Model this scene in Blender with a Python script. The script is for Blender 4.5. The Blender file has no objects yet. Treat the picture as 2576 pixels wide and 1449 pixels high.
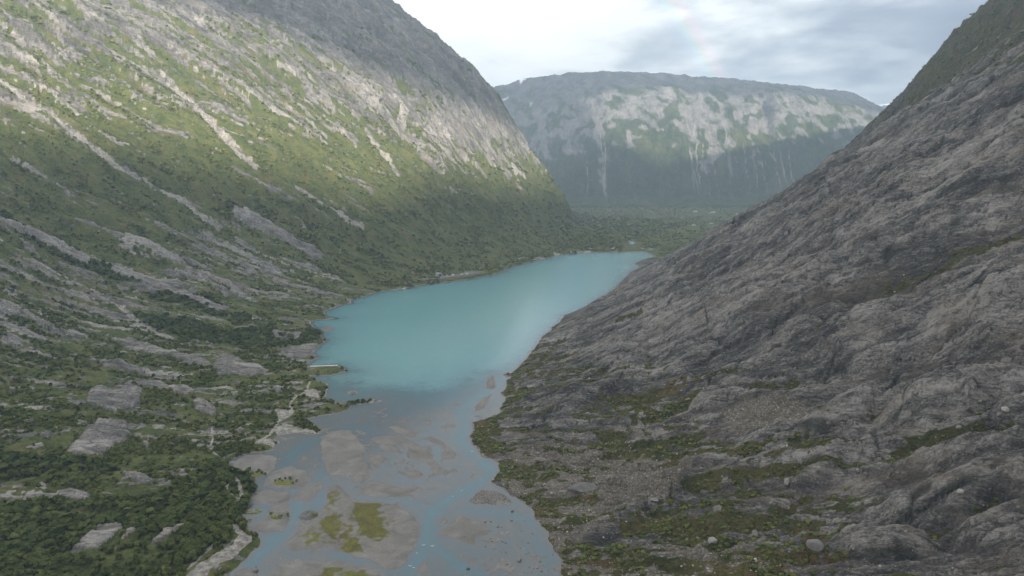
import bpy, math, random, time
import numpy as np
from mathutils import Vector
T0 = time.time()
random.seed(7)
RNG = np.random.default_rng(11)
C = bpy.context.scene
COL = C.collection
R = math.radians

# ------------------------------------------------------------------ camera
CAM_H = 300.0
PITCH = R(9.8)
FPX = 683.0
cam_d = bpy.data.cameras.new('camera')
cam_d.sensor_width = 36.0
cam_d.lens = FPX / 1024 * 36.0
cam_d.clip_start = 1.0
cam_d.clip_end = 40000.0
cam = bpy.data.objects.new('camera', cam_d)
COL.objects.link(cam)
cam.location = (0, 0, CAM_H)
cam.rotation_euler = (math.pi / 2 - PITCH, 0, 0)
C.camera = cam

# ------------------------------------------------------------------ light
SUN_EL, SUN_AZ = R(13.0), R(159.1)          # azimuth clockwise from +Y (the view direction)
SUN_DIR = np.array([math.cos(SUN_EL) * math.sin(SUN_AZ), math.cos(SUN_EL) * math.cos(SUN_AZ), math.sin(SUN_EL)])
sun_d = bpy.data.lights.new('sun', 'SUN')
sun_d.energy = 5.0
sun_d.angle = R(0.9)
sun_d.color = (1.0, 0.90, 0.76)
sun = bpy.data.objects.new('sun', sun_d)
COL.objects.link(sun)
sun.rotation_euler = Vector((-SUN_DIR[0], -SUN_DIR[1], -SUN_DIR[2])).to_track_quat('-Z', 'Y').to_euler()

C.view_settings.view_transform = 'Standard'
C.view_settings.look = 'None'
C.view_settings.exposure = 1.12
C.view_settings.gamma = 1.0
C.render.engine = 'CYCLES'
C.cycles.use_denoising = True
C.cycles.denoising_prefilter = 'NONE'
C.cycles.max_bounces = 4
C.cycles.diffuse_bounces = 2
C.cycles.glossy_bounces = 2
C.cycles.transmission_bounces = 2
C.cycles.volume_bounces = 0
C.cycles.transparent_max_bounces = 4
C.cycles.use_adaptive_sampling = False


class NT:
    """small helper around a node tree"""
    def __init__(self, tree):
        self.t = tree
        tree.nodes.clear()

    def n(self, kind, **kw):
        nd = self.t.nodes.new('ShaderNode' + kind)
        ins = kw.pop('ins', {})
        for k, v in kw.items():
            setattr(nd, k, v)
        for k, v in ins.items():
            self.put(nd.inputs[k], v)
        return nd

    def put(self, sock, v):
        if isinstance(v, bpy.types.NodeSocket):
            self.t.links.new(v, sock)
        else:
            sock.default_value = v

    def math(self, op, a, b=None, c=None, clamp=False):
        nd = self.n('Math', operation=op, use_clamp=clamp)
        self.put(nd.inputs[0], a)
        if b is not None:
            self.put(nd.inputs[1], b)
        if c is not None:
            self.put(nd.inputs[2], c)
        return nd.outputs[0]

    def mix(self, f, a, b, mode='MIX'):
        nd = self.n('Mix', data_type='RGBA', blend_type=mode)
        self.put(nd.inputs[0], f)
        self.put(nd.inputs[6], a)
        self.put(nd.inputs[7], b)
        return nd.outputs[2]

    def ramp(self, f, stops, interp='LINEAR'):
        nd = self.n('ValToRGB')
        cr = nd.color_ramp
        cr.interpolation = interp
        while len(cr.elements) < len(stops):
            cr.elements.new(0.5)
        for e, (p, c) in zip(cr.elements, stops):
            e.position = p
            e.color = c if len(c) == 4 else (*c, 1)
        self.put(nd.inputs[0], f)
        return nd.outputs[0]

    def smooth(self, v, lo, hi, a=0.0, b=1.0):
        nd = self.n('MapRange', interpolation_type='SMOOTHSTEP')
        self.put(nd.inputs['Value'], v)
        self.put(nd.inputs['From Min'], lo)
        self.put(nd.inputs['From Max'], hi)
        self.put(nd.inputs['To Min'], a)
        self.put(nd.inputs['To Max'], b)
        return nd.outputs[0]

    def attr(self, name, kind='Fac'):
        return self.n('Attribute', attribute_name=name).outputs[kind]

    def noise(self, vec, scale, detail=4.0, rough=0.55, dist=0.0):
        nd = self.n('TexNoise', ins={'Scale': scale, 'Detail': detail, 'Roughness': rough, 'Distortion': dist})
        if vec is not None:
            self.put(nd.inputs['Vector'], vec)
        return nd.outputs['Fac']

    def vscale(self, vec, sx, sy, sz):
        nd = self.n('VectorMath', operation='MULTIPLY')
        self.put(nd.inputs[0], vec)
        nd.inputs[1].default_value = (sx, sy, sz)
        return nd.outputs[0]


def rgb(r, g, b):
    return (r, g, b, 1.0)


# ------------------------------------------------------------------ sky: pale broken overcast, a faint rainbow opposite the sun
world = bpy.data.worlds.new('World')
C.world = world
world.use_nodes = True
w = NT(world.node_tree)
sky = w.n('TexSky', sky_type='NISHITA')
sky.sun_disc = False
sky.sun_elevation = SUN_EL
sky.sun_rotation = SUN_AZ
bg_sky = w.n('Background', ins={'Color': sky.outputs[0], 'Strength': 0.10})
gen = w.n('TexCoord').outputs['Generated']
sx = w.n('SeparateXYZ', ins={0: gen})
zz = w.math('ADD', w.math('MAXIMUM', sx.outputs[2], 0.0), 0.16)
pl = w.n('CombineXYZ', ins={0: w.math('DIVIDE', sx.outputs[0], zz), 1: w.math('DIVIDE', sx.outputs[1], zz), 2: 0.0}).outputs[0]
big = w.noise(w.vscale(pl, 1.0, 0.8, 1), 0.75, 5.0, 0.52, 0.25)
fine = w.noise(w.vscale(pl, 1.0, 1.0, 1), 2.6, 5.0, 0.55, 0.2)
dotp = w.n('VectorMath', operation='DOT_PRODUCT', ins={0: gen, 1: (-1.05, 0.0, 1.5)}).outputs['Value']
bright = w.math('ADD', w.math('ADD', w.math('MULTIPLY', big, 1.25), w.math('MULTIPLY', fine, 0.85)), w.math('MULTIPLY', dotp, 0.55))
ccol = w.ramp(w.math('MULTIPLY', w.math('SUBTRACT', bright, 0.32), 0.74), [(0.14, rgb(0.19, 0.225, 0.30)), (0.30, rgb(0.31, 0.36, 0.435)), (0.44, rgb(0.54, 0.59, 0.63)), (0.56, rgb(0.84, 0.87, 0.87)), (0.85, rgb(1.0, 1.0, 0.98))])
# rainbow at 42 degrees round the antisolar point
anti = (-float(SUN_DIR[0]), -float(SUN_DIR[1]), -float(SUN_DIR[2]))
cosang = w.n('VectorMath', operation='DOT_PRODUCT', ins={0: gen, 1: anti}).outputs['Value']
ang = w.math('MULTIPLY', w.math('ARCCOSINE', cosang), 180 / math.pi)
bow = w.ramp(w.math('DIVIDE', w.math('SUBTRACT', ang, 40.3), 2.6),
             [(0.0, rgb(0.0, 0.0, 0.0)), (0.30, rgb(0.01, 0.02, 0.06)), (0.44, rgb(0.01, 0.085, 0.06)), (0.56, rgb(0.085, 0.085, 0.02)), (0.70, rgb(0.14, 0.04, 0.035)), (1.0, rgb(0, 0, 0))])
ccol = w.mix(1.0, ccol, bow, 'ADD')
over = w.smooth(sx.outputs[2], 0.16, 0.80, 0.74, 0.80)     # an overcast sky is brighter overhead
ccol = w.mix(1.0, ccol, w.n('CombineColor', ins={0: over, 1: over, 2: over}).outputs[0], 'MULTIPLY')
ccol = w.mix(w.smooth(sx.outputs[2], -0.12, -0.02), rgb(0.07, 0.075, 0.075), ccol)
bg_cloud = w.n('Background', ins={'Color': ccol, 'Strength': 1.0})
cover = w.math('SUBTRACT', 1.0, w.math('MULTIPLY', w.smooth(big, 0.30, 0.42, 0.4, 0.0), w.smooth(sx.outputs[2], 0.25, 0.5)))
mixs = w.n('MixShader', ins={0: cover, 1: bg_sky.outputs[0], 2: bg_cloud.outputs[0]})
w.n('OutputWorld', ins={0: mixs.outputs[0]})


# ------------------------------------------------------------------ numpy noise
def smoothstep(x, a, b):
    t = np.clip((x - a) / (b - a), 0, 1)
    return t * t * (3 - 2 * t)


_GX = np.cos(np.arange(16) * 2 * np.pi / 16 + 0.2).astype(np.float32)
_GY = np.sin(np.arange(16) * 2 * np.pi / 16 + 0.2).astype(np.float32)


def _h(ix, iy, seed):
    h = (ix.astype(np.uint32) * np.uint32(374761393) + iy.astype(np.uint32) * np.uint32(668265263) + np.uint32(seed * 974711 + 13))
    h = (h ^ (h >> np.uint32(13))) * np.uint32(1274126177)
    return ((h ^ (h >> np.uint32(16))) & np.uint32(15)).astype(np.int32)


def _perlin(x, y, seed):
    x0 = np.floor(x); y0 = np.floor(y)
    fx = (x - x0).astype(np.float32); fy = (y - y0).astype(np.float32)
    ix = x0.astype(np.int64); iy = y0.astype(np.int64)
    u = fx * fx * fx * (fx * (fx * 6 - 15) + 10)
    v = fy * fy * fy * (fy * (fy * 6 - 15) + 10)

    def g(dx, dy):
        k = _h(ix + dx, iy + dy, seed)
        return _GX[k] * (fx - dx) + _GY[k] * (fy - dy)
    a = g(0, 0); b = g(1, 0); c = g(0, 1); d = g(1, 1)
    return (a + u * (b - a) + v * ((c + u * (d - c)) - (a + u * (b - a)))) * 1.5


def fbm(x, y, octv=4, seed=0, gain=0.5, ridged=False):
    out = np.zeros(np.shape(x), np.float32)
    amp, tot = 1.0, 0.0
    for o in range(octv):
        n = _perlin(x * (2.03 ** o) + 17.3 * o, y * (2.03 ** o) - 9.1 * o, seed + o * 7)
        if ridged:
            n = 1 - 2 * np.abs(n)
        out += amp * n
        tot += amp
        amp *= gain
    return out / tot


def worley(x, y, seed=0):
    """cells with straight borders: (distance to the border, a value per cell, offset from the cell's centre in x and y)"""
    x0 = np.floor(x); y0 = np.floor(y)
    f1 = np.full(x.shape, 9.0, np.float32); f2 = f1.copy()
    val = np.zeros(x.shape, np.float32); ox = val.copy(); oy = val.copy()
    for i in (-1, 0, 1):
        for j in (-1, 0, 1):
            ix = (x0 + i).astype(np.int64); iy = (y0 + j).astype(np.int64)
            h = (ix.astype(np.uint32) * np.uint32(374761393) + iy.astype(np.uint32) * np.uint32(668265263) + np.uint32(seed * 7919 + 3))
            h = (h ^ (h >> np.uint32(13))) * np.uint32(1274126177)
            h = h ^ (h >> np.uint32(16))
            px = (x0 + i + (h & np.uint32(255)) / 255.0 - x).astype(np.float32)
            py = (y0 + j + ((h >> np.uint32(8)) & np.uint32(255)) / 255.0 - y).astype(np.float32)
            d = px * px + py * py
            new = d < f1
            f2 = np.where(new, f1, np.minimum(f2, d))
            val = np.where(new, ((h >> np.uint32(16)) & np.uint32(255)) / 255.0, val)
            ox = np.where(new, -px, ox); oy = np.where(new, -py, oy)
            f1 = np.where(new, d, f1)
    return np.sqrt(f2) - np.sqrt(f1), val, ox, oy


# ------------------------------------------------------------------ points of the photograph (2576 px wide) -> rays
CP, SP = math.cos(PITCH), math.sin(PITCH)


def ray(p):
    u, v = p[0] / 2.5156, p[1] / 2.5156
    up = (288 - v) / FPX
    return np.array([(u - 512) / FPX, CP + SP * up, -SP + CP * up])


def flat(p):
    d = ray(p)
    t = CAM_H / -d[2]
    return (d[0] * t, d[1] * t)


def crop(ox, oy):
    k = 2.0125
    return lambda X, Y: ((ox + X / k) / 1.4907, (oy + Y / k) / 1.4907)


A, B, CC, D, E = crop(0, 1440), crop(1280, 1440), crop(1280, 720), crop(0, 720), crop(2560, 1440)


def mp(f, *pts):
    return [f(*p) for p in pts]


# ------------------------------------------------------------------ lake and river outline
shore_px = (mp(A, (1700, 1449), (1760, 1400), (1830, 1340), (1900, 1270), (1945, 1230), (1970, 1170), (1930, 1130), (1870, 1100), (1850, 1060), (1840, 1010),
               (1880, 960), (1870, 900), (1890, 870), (1950, 800), (1930, 740), (1850, 690), (1760, 640), (1735, 590), (1770, 560), (1900, 520), (2090, 500),
               (2060, 470), (2115, 445), (2080, 400), (2160, 380), (2250, 372), (2400, 385), (2420, 345), (2370, 320), (2320, 265), (2440, 240), (2576, 215))
            + mp(B, (50, 195), (80, 165), (210, 145), (320, 130), (240, 118), (150, 130), (100, 135), (0, 150))
            + mp(A, (2490, 128), (2430, 120), (2480, 40), (2460, 0)) + mp(D, (2390, 1420), (2340, 1390), (2480, 1385), (2576, 1365))
            + mp(CC, (45, 1355), (30, 1340), (0, 1325)) + mp(D, (2545, 1310), (2340, 1325), (2310, 1300), (2400, 1255), (2360, 1220), (2390, 1180), (2470, 1115),
               (2430, 1100), (2420, 1050), (2375, 1030), (2345, 990), (2350, 970), (2540, 955), (2450, 940), (2450, 900), (2576, 855))
            + mp(CC, (75, 840), (70, 820), (170, 790), (270, 755), (380, 740), (500, 730), (560, 710), (800, 680), (950, 660), (1100, 635), (1210, 605), (1240, 580),
               (1360, 545), (1530, 505), (1620, 480), (1780, 465), (1950, 455), (2120, 455), (2280, 447), (2340, 470), (2375, 490), (2300, 505), (2220, 540),
               (2255, 568), (2180, 605), (2050, 740), (1950, 800), (1850, 865), (1750, 910), (1680, 930), (1650, 980), (1590, 1020), (1580, 1040), (1505, 1100),
               (1460, 1180), (1430, 1210), (1390, 1260), (1350, 1310), (1290, 1365), (1215, 1378), (1280, 1400), (1240, 1430), (1255, 1449))
            + mp(B, (1240, 40), (1200, 70), (1240, 110), (1200, 180), (1210, 210), (1130, 250), (980, 290), (1000, 340), (975, 400), (990, 460), (1050, 510),
               (1060, 550), (1150, 575), (1185, 600), (1190, 660), (1170, 690), (1130, 740), (1200, 770), (1250, 820), (1340, 880), (1450, 950), (1460, 1000),
               (1500, 1050), (1560, 1130), (1570, 1190), (1620, 1260), (1660, 1330), (1665, 1400), (1670, 1449)))
WATER = [(-330.0, 60.0), (-270.0, 330.0)] + [flat(p) for p in shore_px] + [(70.0, 330.0), (120.0, 60.0)]

bars_px = [
    mp(A, (2420, 400), (2500, 360)) + mp(B, (0, 345), (60, 350), (140, 420), (175, 500), (165, 570), (235, 640), (220, 700), (150, 760), (90, 740), (75, 700), (0, 690)) + mp(A, (2480, 690), (2440, 600), (2420, 500)),
    mp(B, (240, 400), (330, 385), (450, 400), (560, 450), (660, 500), (700, 570), (760, 640), (830, 655), (760, 680), (710, 680), (650, 600), (560, 570), (490, 560), (500, 480), (440, 450), (300, 470), (240, 430)),
    mp(B, (285, 485), (380, 452), (435, 490), (470, 530), (360, 505)),
    mp(B, (600, 410), (680, 395), (770, 440), (820, 490), (870, 530), (860, 570), (790, 570), (750, 590), (760, 520), (790, 480), (700, 450)),
    mp(B, (340, 320), (430, 310), (530, 350), (580, 380), (510, 395), (400, 360)),
    mp(B, (200, 510), (300, 530), (350, 570), (260, 640), (210, 590)),
    mp(B, (150, 780), (220, 720), (300, 740), (380, 770), (460, 785), (510, 830), (480, 850), (300, 860), (180, 850)),
    mp(B, (430, 660), (560, 640), (620, 680), (580, 720), (470, 700)),
    mp(CC, (1098, 1445), (1112, 1402), (1143, 1390), (1162, 1425)) + mp(B, (1165, 0), (1160, 40), (1098, 40)),
    mp(B, (1000, 210), (1020, 160), (1070, 110), (1130, 80), (1110, 130), (1060, 200)),
    mp(B, (0, 780), (60, 850), (100, 870), (330, 900), (450, 930), (540, 980), (590, 1050), (590, 1130), (540, 1250), (480, 1340), (430, 1400), (330, 1400), (240, 1340), (0, 1270)) + mp(A, (2480, 1230), (2200, 1260), (2170, 1200), (2250, 1100), (2300, 1060), (2420, 1000), (2450, 930), (2480, 780), (2560, 750)),
    mp(B, (810, 1060), (890, 990), (1090, 1060), (1100, 1130), (1030, 1160), (1010, 1210), (860, 1170), (740, 1140)),
    mp(B, (960, 880), (1050, 800), (1180, 810), (1260, 860), (1280, 890), (1180, 910), (1000, 905)),
    mp(A, (1890, 1090), (1960, 1030), (2130, 1010), (2200, 1040), (2130, 1110), (1950, 1120)),
    mp(A, (1740, 600), (1850, 540), (2050, 530), (2100, 560), (2070, 650), (2000, 700), (1880, 700), (1790, 640)),
    mp(A, (2000, 720), (2060, 660), (2200, 620), (2330, 670), (2330, 720), (2280, 790), (2100, 790), (1990, 770)),
    mp(A, (1900, 850), (2000, 800), (2180, 820), (2190, 900), (2050, 900), (1900, 900)),
    mp(A, (1990, 1010), (2050, 930), (2170, 880), (2190, 950), (2180, 1020), (2050, 1030)),
    mp(A, (2200, 880), (2260, 800), (2420, 730), (2430, 780), (2380, 850), (2260, 880)),
    mp(B, (590, 1400), (630, 1340), (660, 1370), (650, 1449), (600, 1430)),
    mp(A, (2020, 1449), (2100, 1360), (2300, 1330), (2500, 1340)) + mp(B, (0, 1330), (140, 1370), (250, 1400), (300, 1449), (100, 1500)),
    mp(B, (1240, 1410), (1320, 1350), (1340, 1380), (1280, 1440)),
    mp(B, (620, 270), (650, 258), (680, 280), (660, 300), (630, 295)),
    mp(CC, (1010, 1338), (1060, 1315), (1115, 1325), (1040, 1340)),
    mp(A, (1740, 1449), (1820, 1400), (1900, 1390), (1940, 1449)),
]
BARS = [[flat(p) for p in b] for b in bars_px]
chan_px = [
    (mp(CC, (1180, 1449)) + mp(B, (900, 200), (940, 300), (885, 430), (980, 500), (1090, 600), (1140, 680), (1000, 770), (850, 850), (700, 960), (640, 1050), (640, 1200), (585, 1300), (540, 1449)), 8.0, 1.0),
    (mp(B, (660, 1200), (760, 1290), (900, 1370), (1050, 1449)), 5.0, 0.8),
    (mp(A, (2430, 640), (2400, 700), (2460, 830)), 5.0, 0.5),
    (mp(A, (1760, 1470), (2000, 1250), (2150, 1120), (2230, 960), (2230, 850), (2240, 800)), 6.0, 1.0),
    (mp(A, (2460, 840), (2360, 920), (2230, 1000)), 6.0, 0.6),
    (mp(B, (0, 860), (200, 880), (500, 880), (640, 940)), 5.0, 0.45),
    (mp(A, (2100, 640), (2180, 590), (2250, 480), (2400, 400)), 9.0, 0.6),
    (mp(A, (2420, 470), (2450, 600), (2470, 700)), 4.0, 0.5),
    (mp(B, (0, 330), (160, 330), (300, 380)), 6.0, 0.5),
    (mp(B, (0, 1310), (200, 1330), (420, 1420), (520, 1430)), 5.0, 0.5),
    (mp(B, (760, 300), (600, 380), (720, 480), (740, 600)), 5.0, 0.4),
    (mp(B, (930, 930), (1100, 960), (1450, 1030), (1520, 1180), (1580, 1350)), 9.0, 0.35),
    (mp(A, (1980, 880), (2010, 960), (1960, 1020)), 4.0, 0.5),
]
CHANS = [([flat(p) for p in c], wd, dp) for c, wd, dp in chan_px]


def poly_sd(poly, X, Y):
    """signed distance to a polygon, positive inside"""
    P = np.asarray(poly, np.float32)
    d2 = np.full(X.shape, 1e12, np.float32)
    ins = np.zeros(X.shape, bool)
    n = len(P)
    for i in range(n):
        ax, ay = P[i]; bx, by = P[(i + 1) % n]
        ex, ey = bx - ax, by - ay
        wx, wy = X - ax, Y - ay
        t = np.clip((wx * ex + wy * ey) / (ex * ex + ey * ey + 1e-9), 0, 1)
        dx, dy = wx - ex * t, wy - ey * t
        np.minimum(d2, dx * dx + dy * dy, out=d2)
        if ey != 0:
            ins ^= ((ay > Y) != (by > Y)) & (X < ex * (Y - ay) / ey + ax)
    d = np.sqrt(d2)
    return np.where(ins, d, -d)


def line_d(line, X, Y):
    d2 = np.full(X.shape, 1e12, np.float32)
    for (ax, ay), (bx, by) in zip(line[:-1], line[1:]):
        ex, ey = bx - ax, by - ay
        wx, wy = X - ax, Y - ay
        t = np.clip((wx * ex + wy * ey) / (ex * ex + ey * ey + 1e-9), 0, 1)
        d2 = np.minimum(d2, (wx - ex * t) ** 2 + (wy - ey * t) ** 2)
    return np.sqrt(d2)


class Grid:
    """a map of values on a regular grid, read by bilinear interpolation"""
    def __init__(self, x0, x1, y0, y1, step, outside):
        self.x0, self.y0, self.s, self.out = x0, y0, step, outside
        self.nx, self.ny = int((x1 - x0) / step) + 1, int((y1 - y0) / step) + 1
        self.X, self.Y = np.meshgrid(x0 + np.arange(self.nx, dtype=np.float32) * step, y0 + np.arange(self.ny, dtype=np.float32) * step)
        self.v = np.full(self.X.shape, outside, np.float32)

    def put(self, fn, pad, pts):
        """fn evaluated only within pad of pts"""
        P = np.asarray(pts)
        i0 = max(0, int((P[:, 0].min() - pad - self.x0) / self.s)); i1 = min(self.nx, int((P[:, 0].max() + pad - self.x0) / self.s) + 2)
        j0 = max(0, int((P[:, 1].min() - pad - self.y0) / self.s)); j1 = min(self.ny, int((P[:, 1].max() + pad - self.y0) / self.s) + 2)
        if i1 <= i0 or j1 <= j0:
            return
        sl = (slice(j0, j1), slice(i0, i1))
        self.v[sl] = np.maximum(self.v[sl], fn(self.X[sl], self.Y[sl]))

    def at(self, x, y):
        fx = (x - self.x0) / self.s; fy = (y - self.y0) / self.s
        ok = (fx >= 0) & (fy >= 0) & (fx < self.nx - 1) & (fy < self.ny - 1)
        fx = np.clip(fx, 0, self.nx - 1.001); fy = np.clip(fy, 0, self.ny - 1.001)
        i = fx.astype(np.int32); j = fy.astype(np.int32)
        a = fx - i; b = fy - j
        v = self.v
        r = (v[j, i] * (1 - a) + v[j, i + 1] * a) * (1 - b) + (v[j + 1, i] * (1 - a) + v[j + 1, i + 1] * a) * b
        return np.where(ok, r, self.out).astype(np.float32)


LAKE = Grid(-520, 760, 40, 2700, 2.5, -200.0)
LAKE.v = poly_sd(WATER, LAKE.X, LAKE.Y).astype(np.float32)     # positive on water
BAR = Grid(-330, 220, 320, 1000, 1.0, -40.0)
for b in BARS:
    BAR.put(lambda X, Y, b=b: poly_sd(b, X, Y), 14.0, b)
CHAN = Grid(-330, 220, 320, 1100, 1.5, 0.0)
for c, wd, dp in CHANS:
    CHAN.put(lambda X, Y, c=c, wd=wd, dp=dp: dp * 0.8 * np.exp(-(line_d(c, X, Y) / wd) ** 2), 3 * wd, c)

# ------------------------------------------------------------------ the valley's large shape
DK = np.array([-300, 0, 100, 200, 350, 500, 700, 900, 1150, 1400, 1800, 2600], float)
LY = np.array([0, 500, 900, 1300, 1700, 2100, 2500, 3000, 3500, 5200], float)
LT = np.array([
    [0, 0, 5, 9, 24, 75, 190, 330, 520, 740, 1000, 1150],
    [0, 0, 5, 9, 24, 75, 190, 330, 520, 740, 1000, 1150],
    [0, 0, 8, 15, 38, 105, 235, 395, 620, 860, 1130, 1230],
    [0, 0, 10, 25, 70, 140, 270, 420, 640, 880, 1150, 1250],
    [0, 0, 15, 45, 120, 215, 345, 490, 700, 930, 1190, 1270],
    [0, 0, 30, 80, 180, 290, 440, 600, 800, 1000, 1230, 1290],
    [0, 0, 30, 80, 185, 325, 520, 700, 880, 1060, 1260, 1300],
    [0, 0, 40, 110, 265, 465, 690, 850, 1010, 1140, 1280, 1310],
    [0, 0, 42, 160, 385, 640, 830, 985, 1180, 1260, 1300, 1320],
    [0, 0, 42, 160, 385, 640, 830, 985, 1180, 1260, 1300, 1320]], float)
LBY = np.array([0, 300, 760, 1000, 1300, 1700, 2100, 2500, 3000, 3500, 3700, 3900, 4200, 4700, 5500, 9000], float)
LBX = np.array([-240, -230, -240, -310, -390, -330, -100, 120, 275, 435, 425, 310, -90, -1000, -2600, -3200], float)
RY = np.array([0, 500, 900, 1300, 1600, 2000, 2600, 5200], float)
RT = np.array([
    [0, 0, 12, 38, 108, 200, 330, 460, 620, 760, 900, 1000],
    [0, 0, 12, 38, 108, 200, 330, 460, 620, 760, 900, 1000],
    [0, 0, 18, 60, 150, 255, 395, 540, 720, 880, 1000, 1080],
    [0, 0, 38, 94, 187, 286, 412, 563, 745, 900, 1050, 1100],
    [0, 0, 42, 99, 191, 282, 420, 572, 760, 930, 1080, 1120],
    [0, 0, 48, 103, 180, 262, 440, 690, 900, 1020, 1120, 1150],
    [0, 0, 40, 90, 170, 262, 440, 690, 900, 1020, 1120, 1150],
    [0, 0, 40, 90, 170, 262, 440, 690, 900, 1020, 1120, 1150]], float)
RBY = np.array([0, 470, 557, 650, 785, 994, 1205, 1405, 1708, 2113, 2600, 3200, 3800, 5200, 9000], float)
RBX = np.array([60, 30, 15, -10, -40, 0, 53, 109, 256, 410, 660, 1000, 1400, 2600, 3600], float)


def _fine_base(ky, kx):
    """a smooth version of a base line"""
    yy = np.arange(0, 9000, 20.0)
    v = np.interp(yy, ky, kx)
    k = np.hanning(17); k /= k.sum()
    return yy, np.convolve(np.pad(v, 8, mode='edge'), k, mode='valid')


LBS, RBS = _fine_base(LBY, LBX), _fine_base(RBY, RBX)
DF = np.arange(-300, 2600, 10.0)


def _table(KY, KT):
    yy = np.arange(0, 5200, 25.0)
    rows = np.array([np.interp(DF, DK, r) for r in KT])
    full = np.array([np.interp(yy, KY, rows[:, j]) for j in range(rows.shape[1])]).T
    for ax, n in ((0, 15), (1, 9)):
        k = np.hanning(n + 2)[1:-1]; k /= k.sum()
        full = np.apply_along_axis(lambda m: np.convolve(np.pad(m, n // 2, mode='edge'), k, mode='valid'), ax, full)
    return full.astype(np.float32)


LTAB, RTAB = _table(LY, LT), _table(RY, RT)


def _look(tab, d, y):
    fd = np.clip((d + 300) / 10.0, 0, tab.shape[1] - 1.001); fy = np.clip(y / 25.0, 0, tab.shape[0] - 1.001)
    i = fd.astype(np.int32); j = fy.astype(np.int32)
    a = fd - i; b = fy - j
    return (tab[j, i] * (1 - a) + tab[j, i + 1] * a) * (1 - b) + (tab[j + 1, i] * (1 - a) + tab[j + 1, i + 1] * a) * b


def macro(x, y):
    dl = np.interp(y, *LBS) - x
    dr = x - np.interp(y, *RBS)
    return _look(LTAB, dl, y), _look(RTAB, dr, y), dl, dr


def hit(p):
    """where the ray through a point of the photograph meets the large shape of the valley"""
    d = ray(p)
    t = 150 * (1.004 ** np.arange(900))
    x, y, z = d[0] * t, d[1] * t, CAM_H + d[2] * t
    zl, zr, _, _ = macro(x, y)
    g = np.maximum(np.maximum(zl, zr), 1.0)
    k = np.argmax(z < g)
    if not (z < g).any():
        k = -1
    return (float(x[k]), float(y[k]))


# ------------------------------------------------------------------ marks on the slopes: screes, slabs, paths, gullies (each laid out on the ground)
FEAT = Grid(-1500, 1300, 280, 3400, 4.0, 0.0)


def featmap(x0, x1, y0, y1, step, lines=(), polys=()):
    g = Grid(x0, x1, y0, y1, step, 0.0)
    for pts, wd in lines:
        q = [hit(p) for p in pts]
        g.put(lambda X, Y, q=q, wd=wd: 1 - smoothstep(line_d(q, X, Y), wd * 0.3, wd * 1.2), wd * 1.4, q)
    for pts, soft in polys:
        q = [hit(p) for p in pts]
        g.put(lambda X, Y, q=q, s=soft: smoothstep(poly_sd(q, X, Y), -s, s), soft * 1.2, q)
    return g


SCREE = featmap(-1800, 900, 700, 3900, 4.0, [
    ([(-20, 190), (50, 250), (120, 290), (250, 390), (370, 460), (470, 520), (550, 575)], 13),
    ([(408, 185), (440, 225), (480, 260)], 16), ([(480, 260), (550, 340), (610, 400), (640, 430)], 20),
    ([(750, 485), (810, 520), (880, 570), (910, 582)], 14),
    ([(925, 340), (960, 390), (1000, 450)], 14),
    ([(-10, 605), (100, 670), (200, 715), (300, 770), (340, 800), (420, 850)], 11),
    ([(700, 175), (740, 195)], 10), ([(745, 545), (765, 575)], 5),
    ([(990, 275), (1020, 300), (1010, 330)], 22), ([(1085, 350), (1100, 372)], 14), ([(1190, 300), (1215, 350)], 16), ([(1290, 440), (1320, 470)], 14),
    ([(60, 1), (60, 2)], 2)])
SLAB = featmap(-1500, 900, 380, 3000, 2.5, [
    ([(610, 545), (700, 590), (790, 645)], 30), ([(0, 570), (110, 610), (200, 650)], 26), ([(210, 560), (330, 610), (450, 670)], 18),
    ([(300, 680), (420, 730), (560, 780)], 18), ([(520, 600), (620, 650), (700, 690)], 16), ([(700, 710), (790, 730), (850, 745)], 16),
    ([(480, 690), (570, 720), (640, 760)], 12), ([(330, 860), (430, 895), (520, 920)], 10)], [
    (mp(A, (525, 1300), (620, 1210), (750, 1110), (880, 1100), (940, 1110), (830, 1190), (700, 1280), (570, 1310)), 3),
    (mp(A, (1110, 1240), (1250, 1140), (1390, 1085), (1390, 1110), (1250, 1200)), 2), (mp(A, (900, 1190), (1000, 1120), (1040, 1130), (930, 1200)), 2),
    (mp(A, (490, 530), (580, 460), (600, 410), (760, 300), (940, 310), (990, 410), (860, 470), (780, 540), (600, 560)), 4),
    (mp(A, (640, 170), (690, 60), (1000, 10), (1070, 60), (1050, 170), (850, 210)), 4), (mp(A, (1460, 140), (1500, 120), (1640, 200), (1620, 230), (1480, 200)), 3),
    (mp(A, (920, 690), (1000, 680), (1160, 740), (1120, 780), (960, 740)), 3), (mp(A, (440, 840), (580, 810), (700, 850), (640, 880), (480, 880)), 3),
    (mp(A, (290, 400), (390, 375), (370, 430)), 3), (mp(A, (1270, 40), (1400, 30), (1480, 100), (1400, 110)), 3), (mp(A, (1070, 450), (1130, 430), (1120, 500)), 3),
    (mp(D, (740, 1280), (1100, 1340), (1140, 1370), (1000, 1370), (800, 1330)), 4), (mp(D, (0, 870), (250, 940), (410, 1000), (400, 1030), (200, 970), (0, 920)), 5),
    (mp(D, (450, 1050), (660, 1080), (640, 1110), (480, 1080)), 4), (mp(D, (820, 1120), (1000, 1130), (1300, 1240), (1250, 1250), (1000, 1190)), 4),
    (mp(D, (1600, 1330), (1700, 1230), (2030, 1350), (1900, 1400), (1650, 1390)), 6), (mp(D, (1620, 730), (1740, 800), (1700, 805)), 4),
    (mp(D, (2100, 1200), (2380, 1150), (2380, 1250), (2200, 1280)), 4), (mp(D, (2050, 1050), (2280, 1080), (2250, 1130), (2080, 1110)), 4)])
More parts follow.
